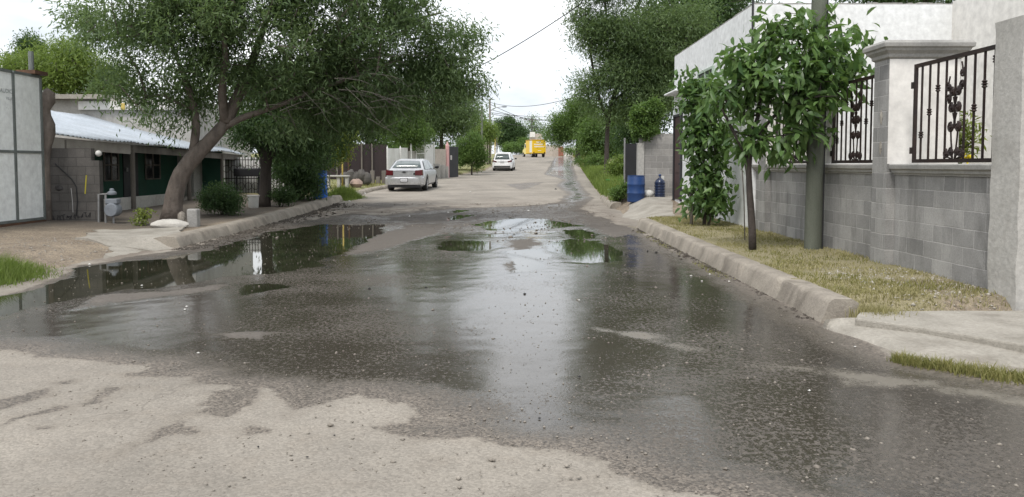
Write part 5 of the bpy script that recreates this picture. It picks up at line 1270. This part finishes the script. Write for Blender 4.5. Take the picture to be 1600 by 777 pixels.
# --- multi stemmed yellow green shrub tree
Y = 26.6
tr = [TP([(462, 312), (458, 285), (450, 255), (440, 230)], Y, [3.5, 3, 2.5, 1.5], .2), TP([(464, 312), (470, 280), (480, 250), (490, 220)], Y, [3.5, 3, 2.5, 1.5], .2), TP([(460, 312), (446, 288), (436, 262)], Y, [3, 2.5, 1.5], .2), TP([(468, 312), (485, 285), (505, 255), (525, 230)], Y, [3, 2.5, 2, 1], .2)]
els = [EL(466, 262, 34, 36, Y, .9), EL(485, 240, 34, 34, Y, .9), EL(440, 255, 24, 32, Y, .7), EL(478, 284, 22, 22, Y - .2, .55), EL(489, 278, 12, 28, Y - .7, .3)]
tree('shrub_tree', 'many stemmed dark green shrub left of the bright blue drum', 'shrub', tr, els, 150, 120, .20, .13, .045, LEAF_DARK, M['bark_dark'], zfork=.5)
Y = 28.4; b = P(505, 300, Y)
tr = [([(b[0], Y, h(b[0], Y) - .05), (b[0] + .05, Y, 1.6), (b[0] + .3, Y, 2.4)], [.06, .05, .03])]
els = [EL(512, 222, 26, 22, Y, .7), EL(531, 214, 18, 18, Y, .6), EL(495, 205, 26, 20, Y, .7), EL(528, 238, 13, 13, Y, .4), EL(508, 243, 16, 13, Y, .4)]
tree('young_tree', 'young yellow green tree leaning over the bright blue drum', 'tree', tr, els, 110, 120, .17, .13, .05, LEAF_YEL, M['bark_dark'], zfork=1.2)
def bush(name, label, els, natt, per, spread, L, W, lmat, cat='bush', stems=3, bmat=None, group=None, big=False, droop=.2, zb=None):
    c = els[0][0]; x, y = c[0], c[1]; z = (h(x, y) if zb is None else zb) - .05
    top = min(e[0][2] for e in els); tr = []
    for k in range(stems):
        a = 2 * math.pi * k / stems; r = els[0][1][0] * .35
        tr.append(([(x + .05 * math.cos(a), y + .05 * math.sin(a), z), (x + r * math.cos(a), y + r * math.sin(a) * .5, max(top, z + .1))], [.02 * els[0][1][0] + .008, .006]))
    return tree(name, label, cat, tr, els, natt, per, spread, L, W, lmat, bmat or M['bark_dark'], group, zfork=z, droop=droop, tip_r=.004, step=.2, trunk_n=6, parts=('stem', 'foliage'), big=big)
bush('bush', 'dark green bush right of the leaning trunk', [EL(348, 308, 27, 24, 19.9, .5), EL(330, 312, 18, 20, 19.8, .35), EL(362, 317, 14, 17, 19.9, .35)], 90, 90, .09, .085, .03, LEAF_DARK)
bush('bush', 'low dark bush right of the dark trunk', [EL(438, 303, 17, 14, 23.3, .35), EL(452, 308, 10, 9, 23.4, .3)], 40, 70, .08, .085, .03, LEAF_DARK)
bush('seedling', 'small yellow green seedling on the slab before the leaning tree', [EL(224, 336, 12, 9, 16.9, .16), EL(217, 347, 10, 7, 16.8, .14), EL(233, 333, 6, 6, 16.9, .1)], 26, 14, .05, .075, .04, LEAF_YEL, 'plant')
# --- trees behind the left fences
def simple(name, label, px, ybase, Y, els, natt, per, spread, L, W, lm, r=.2, cat='tree', group=None, hh=None, bm='bark_dark', zf=None):
    x = P(px, 250, Y)[0]; zc = min(e[0][2] for e in els); z = h(x, Y)
    tr = [tree_up(x, Y, max(zc - z, .8), r)]
    return tree(name, label, cat, tr, els, natt, per, spread, L, W, lm, M[bm], group, zfork=z + max(zc - z, .8) * (.45 if zf is None else zf), tip_r=.010, step=.8, trunk_n=8)
G1 = 'trees behind the left hand fences'
simple('conifer', 'bushy bright green conifer over the white fence', 640, 240, 47.5, [EL(640, 165, 20, 42, 47.5, .9), EL(636, 200, 28, 26, 47.5, 1.0), EL(657, 208, 16, 20, 47.5, .7), EL(618, 205, 18, 18, 47.5, .7), EL(645, 130, 12, 22, 47.5, .5)], 150, 110, .26, .22, .05, LEAF_MID, .14, group=G1)
simple('background_tree', 'tall olive tree behind the white fence and grey wall', 690, 240, 62, [EL(680, 150, 48, 60, 62, 2), EL(712, 185, 40, 38, 62, 2), EL(665, 195, 35, 35, 62, 2), EL(725, 160, 22, 30, 62, 1.4)], 240, 90, .45, .30, .09, LEAF_OLIVE, .22, group=G1)
simple('background_tree', 'thin crowned tree just left of the lamp pole', 748, 250, 88, [EL(742, 195, 20, 26, 88, 1.6), EL(752, 215, 18, 16, 88, 1.4)], 90, 60, .5, .34, .11, LEAF_MID, .16, group=G1)
simple('background_tree', 'light green tree in front of the lamp pole', 762, 250, 80, [EL(762, 205, 15, 14, 80, 1.1), EL(752, 212, 13, 12, 80, 1)], 70, 60, .34, .28, .10, LEAF_LIGHT, .1, group=G1)
simple('background_tree', 'dark tree over the dark sheet fence', 575, 230, 52, [EL(560, 180, 60, 45, 52, 2), EL(600, 190, 40, 35, 52, 1.6), EL(520, 205, 40, 28, 50, 1.4)], 170, 80, .42, .26, .09, LEAF_DARK, .2, group=G1)
simple('round_tree', 'small round topped tree on the verge before the white car', 737, 268, 57, [EL(736, 228, 20, 20, 57, 1), EL(728, 244, 15, 14, 57, .8), EL(747, 246, 13, 14, 57, .8)], 130, 110, .20, .17, .07, LEAF_MID, .07)
simple('round_tree', 'dense dark round tree at the far end of the road', 797, 240, 150, [EL(796, 200, 24, 17, 150, 2.6), EL(786, 210, 17, 18, 150, 2.2), EL(808, 212, 16, 17, 150, 2.2), EL(797, 220, 18, 10, 150, 2)], 190, 130, .5, .40, .16, LEAF_DARK, .3)
simple('feathery_tree', 'faint feathery tree above the yellow truck', 832, 230, 165, [EL(832, 197, 12, 14, 165, 1.6), EL(845, 205, 14, 12, 165, 1.6), EL(822, 212, 8, 12, 165, 1.2)], 70, 45, .8, .42, .14, LEAF_MID, .18)
bush('bush', 'pale roadside bushes under the far round tree', [EL(806, 231, 14, 8, 140, 1.5), EL(820, 226, 10, 11, 142, 1.3), EL(790, 233, 10, 7, 138, 1.2)], 90, 80, .4, .34, .12, LEAF_MID)
# left background
simple('background_tree', 'light green feathery tree behind the white metal gate', 100, 240, 38, [EL(90, 105, 60, 38, 38, 2), EL(135, 115, 40, 40, 38, 1.6), EL(40, 118, 45, 28, 38, 1.5), EL(120, 80, 30, 20, 38, 1), EL(175, 130, 35, 30, 38, 1.2)], 240, 100, .36, .25, .05, LEAF_LIGHT, .2)
simple('background_tree', 'darker taller tree top behind the light green one', 40, 240, 46, [EL(44, 78, 18, 20, 46, .8), EL(30, 98, 22, 14, 46, .9), EL(60, 82, 12, 12, 46, .6)], 70, 90, .28, .20, .08, LEAF_DARK, .16)
# --- right hand trees
G2 = 'trees beyond the white house'
Y = 38
tr = [TP([(947, 282), (948, 240), (949, 200), (955, 160), (975, 110), (1000, 60)], Y, [4.2, 3.6, 3.4, 3.6, 3.2, 2], .5), TP([(950, 190), (935, 150), (925, 100), (920, 50)], Y, [2.6, 2.2, 1.8, 1]), TP([(955, 160), (1000, 130), (1040, 100), (1080, 50)], Y, [2.8, 2.4, 2, 1])]
els = [EL(965, 120, 50, 45, Y, 1.6), EL(1000, 60, 75, 55, Y, 2), EL(935, 32, 45, 28, Y, 1.3), EL(1050, 50, 70, 55, Y + 1, 2), EL(897, 20, 24, 14, Y, .7), EL(922, 140, 26, 30, Y, .9), EL(990, 165, 38, 34, Y, 1.2), EL(1035, 130, 40, 55, Y, 1.4), EL(960, -35, 80, 40, Y, 2), EL(945, 75, 30, 25, Y, 1), EL(915, 60, 18, 14, Y, .6), EL(940, 178, 22, 18, Y, .7)]
tree('tall_tree', 'tall dark tree leaning over the road left of the white house', 'tree', tr, els, 420, 170, .36, .24, .05, LEAF_OLIVE, M['bark_dark'], G2, zfork=3.2, tip_r=.010, step=.7)
Y = 44
tr = [TP([(1030, 270), (1025, 200), (1040, 120), (1070, 50)], Y, [5, 4.5, 4, 2], .6)]
els = [EL(1085, 20, 85, 55, Y, 2.4), EL(1030, 90, 60, 60, Y, 2), EL(1010, 180, 45, 45, Y, 1.6), EL(1140, -10, 60, 40, Y, 2), EL(985, 215, 35, 30, Y, 1.3)]
tree('tall_tree', 'second tall dark tree showing above the sloping white house top', 'tree', tr, els, 260, 150, .45, .26, .08, LEAF_DARK, M['bark_dark'], G2, zfork=3, tip_r=.011, step=.8)
simple('roadside_tree', 'dark trunked roadside tree over the far right verge', 903, 250, 93, [EL(893, 203, 34, 20, 93, 2.2), EL(915, 178, 28, 28, 93, 2.2), EL(880, 190, 24, 18, 93, 1.8), EL(870, 212, 20, 12, 93, 1.4), EL(925, 205, 24, 18, 93, 1.8), EL(900, 165, 20, 18, 93, 1.4)], 230, 110, .5, .36, .10, LEAF_MID, .34, group=G2, zf=.7)
simple('background_tree', 'mid green tree filling the gap right of the roadside tree', 932, 250, 62, [EL(932, 205, 24, 28, 62, 1.4), EL(955, 225, 22, 24, 62, 1.3), EL(918, 228, 14, 14, 62, .8), EL(965, 190, 22, 26, 62, 1.3)], 160, 100, .36, .27, .08, LEAF_MID, .12, group=G2)
bush('vine', 'green creeper heaped over the pale block wall', [EL(1008, 180, 22, 22, 24.7, .32), EL(1022, 172, 14, 16, 24.7, .28), EL(996, 196, 12, 18, 24.6, .25), EL(1012, 205, 18, 10, 24.5, .2)], 150, 90, .075, .10, .055, LEAF_MID, 'creeper', bmat=M['bark_dark'])
bush('weed', 'bright lime weed clump behind the blue drum', [EL(966, 262, 16, 11, 34, .5), EL(975, 252, 9, 8, 34, .35)], 50, 60, .12, .14, .05, LEAF_LIGHT, 'weed')
bush('weed', 'dark leafy weeds at the left foot of the blue drum', [EL(970, 300, 12, 8, 25.2, .3), EL(962, 304, 9, 6, 25.4, .25), EL(978, 294, 6, 10, 24.8, .2)], 45, 50, .07, .09, .04, LEAF_MID, 'weed')
bush('weed', 'leafy weeds before the far roadside trunk', [EL(915, 252, 16, 6, 68, .8), EL(935, 250, 16, 9, 60, .7)], 50, 50, .22, .2, .07, LEAF_MID, 'weed')
simple('background_tree', 'dark tree tops peeping over the white parapet at right', 1440, 240, 33, [EL(1420, -12, 60, 22, 33, 1.2), EL(1500, -18, 50, 22, 33, 1.2), EL(1350, -14, 40, 18, 33, 1), EL(1560, -20, 30, 20, 33, 1)], 130, 100, .25, .2, .06, LEAF_DARK, .2)
bush('bush', 'far bushes filling the gap beyond the roadside tree', [EL(925, 236, 30, 12, 105, 2), EL(955, 232, 26, 16, 100, 2), EL(890, 238, 12, 6, 110, 1.2)], 110, 70, .4, .34, .12, LEAF_MID)
bush('bush', 'background bushes seen under the conifer past the white fence', [EL(655, 235, 40, 16, 66, 2), EL(700, 240, 30, 18, 66, 2), EL(610, 235, 30, 14, 64, 2)], 110, 70, .35, .3, .11, LEAF_MID)
# --- broad leaved sapling before the wall
b = GZ(1178, 390, .2); Y = b[1]
tr = [TP([(1176, 392), (1177, 370), (1176, 335), (1170, 300), (1166, 265), (1168, 225), (1185, 180)], Y, [6.5, 6, 5.5, 5, 4.6, 4.2, 3], .15), TP([(1168, 230), (1200, 190), (1240, 150), (1280, 110)], Y, [3.4, 2.8, 2.2, 1.2]), TP([(1167, 245), (1145, 205), (1125, 165)], Y, [3, 2.2, 1.2]), TP([(1185, 180), (1190, 120), (1205, 60)], Y, [2.8, 2, 1.2])]
els = [EL(1205, 130, 80, 62, Y, .65), EL(1240, 75, 60, 48, Y, .6), EL(1275, 150, 55, 55, Y, .6), EL(1315, 85, 36, 34, Y, .45), EL(1215, 225, 55, 32, Y, .5), EL(1150, 140, 45, 55, Y, .5), EL(1140, 85, 22, 22, Y, .3), EL(1265, 210, 35, 28, Y, .4), EL(1342, 58, 22, 22, Y, .3), EL(1290, 40, 26, 24, Y, .35), EL(1190, 45, 26, 24, Y, .3), EL(1235, 25, 24, 16, Y, .3), EL(1180, 232, 30, 22, Y, .35), EL(1320, 115, 30, 22, Y, .35)]
tree('sapling', 'young broad leaved tree on a thin dark stem before the block wall', 'tree', tr, els, 230, 15, .095, .21, .082, LEAF_BROAD, M['bark_dark'], zfork=1.9, droop=.75, tip_r=.004, big=True, step=.25, outw=.5, randm=.65)
b = GZ(1102, 352, .22); Y = b[1]
tr = [TP([(1100, 352), (1103, 310), (1100, 260), (1098, 210), (1092, 170)], Y, [3, 2.6, 2.2, 1.8, 1], .15), TP([(1106, 352), (1118, 300), (1120, 250), (1112, 210)], Y, [2.4, 2, 1.6, 1], .15)]
els = [EL(1088, 160, 28, 36, Y, .45), EL(1110, 205, 40, 40, Y, .5), EL(1085, 220, 20, 34, Y, .35), EL(1108, 262, 30, 34, Y, .42), EL(1098, 310, 28, 34, Y, .4), EL(1120, 305, 16, 32, Y, .35), EL(1075, 125, 16, 18, Y, .25), EL(1115, 140, 24, 24, Y, .35)]
tree('broad_shrub', 'tall broad leaved shrub against the white house wall', 'shrub', tr, els, 210, 15, .11, .20, .088, LEAF_BROAD, M['bark_dark'], zfork=.35, droop=.6, tip_r=.004, big=True, step=.25, outw=.5, randm=.7)
# plant in the yard behind the grille
c = P(1492, 225, 10.4)
bush('yard_plant', 'pale leafy plant with a yellow bloom behind the big grille', [EL(1492, 222, 20, 26, 10.4, .3), EL(1480, 190, 12, 24, 10.4, .2), EL(1500, 200, 12, 24, 10.4, .2)], 50, 20, .08, .12, .03, LEAF_YEL, 'plant')
c = P(1512, 245, 10.2); m = MB()
for k in range(7): m.ball((c[0] + random.uniform(-.09, .06), 10.2 + random.uniform(-.05, .05), c[2] + random.uniform(-.03, .05)), .03, 8, 6)
m.tube([(c[0], 10.2, h(c[0], 10.2) - .05), tuple(c)], .012, 5)
o = m.build('flower', pmat('yellow_petal', (.75, .6, .03), None, 9), None, True); tag(o, 'cluster of yellow flowers behind the bottom of the big grille', 'flower')

# ------------------------------------------------------------------ sky and light
EXPOSURE = 0.85
w = bpy.data.worlds.new('World'); SC.world = w; w.use_nodes = True
nt = w.node_tree; bg = nt.nodes['Background']
sky = nt.nodes.new('ShaderNodeTexSky'); sky.sky_type = 'NISHITA'; sky.sun_disc = False
SUN_EL, SUN_AZ = R(58), R(205)      # azimuth measured clockwise from +Y
sky.sun_elevation = SUN_EL; sky.sun_rotation = SUN_AZ; sky.dust_density = 3; sky.air_density = 1
tc = nt.nodes.new('ShaderNodeTexCoord'); mp = nt.nodes.new('ShaderNodeMapping'); mp.inputs['Scale'].default_value = (1, 1, 2.6)
nt.links.new(tc.outputs['Generated'], mp.inputs['Vector'])
no = nt.nodes.new('ShaderNodeTexNoise'); no.inputs['Scale'].default_value = 2.2; no.inputs['Detail'].default_value = 6; no.inputs['Roughness'].default_value = .55
nt.links.new(mp.outputs['Vector'], no.inputs['Vector'])
cr = nt.nodes.new('ShaderNodeValToRGB'); cr.color_ramp.elements[0].position = .34; cr.color_ramp.elements[1].position = .62
cr.color_ramp.elements[0].color = (4.7, 5.1, 5.6, 1); cr.color_ramp.elements[1].color = (9.0, 9.1, 9.2, 1)
nt.links.new(no.outputs['Fac'], cr.inputs['Fac'])
mx = nt.nodes.new('ShaderNodeMix'); mx.data_type = 'RGBA'; mx.inputs[0].default_value = .92
nt.links.new(sky.outputs[0], mx.inputs[6]); nt.links.new(cr.outputs[0], mx.inputs[7]); nt.links.new(mx.outputs[2], bg.inputs['Color'])
bg.inputs['Strength'].default_value = .1
sd = bpy.data.lights.new('sun', 'SUN'); sd.energy = 1.5; sd.angle = R(15); sd.color = (1, .96, .9)
so = bpy.data.objects.new('sun', sd); COL.objects.link(so)
dirv = Vector((math.sin(SUN_AZ) * math.cos(SUN_EL), math.cos(SUN_AZ) * math.cos(SUN_EL), math.sin(SUN_EL)))
so.rotation_euler = dirv.to_track_quat('Z', 'Y').to_euler(); so.location = (0, 0, 40)
SC.view_settings.view_transform = 'Standard'; SC.view_settings.look = 'None'; SC.view_settings.exposure = EXPOSURE; SC.view_settings.gamma = 1
SC.render.engine = 'CYCLES'
SC.cycles.max_bounces = 7; SC.cycles.volume_bounces = 0; SC.cycles.diffuse_bounces = 4; SC.cycles.glossy_bounces = 3; SC.cycles.transmission_bounces = 3; SC.cycles.transparent_max_bounces = 4
SC.cycles.caustics_reflective = False; SC.cycles.caustics_refractive = False
SC.cycles.use_denoising = True
try: SC.cycles.denoiser = 'OPENIMAGEDENOISE'
except Exception: pass
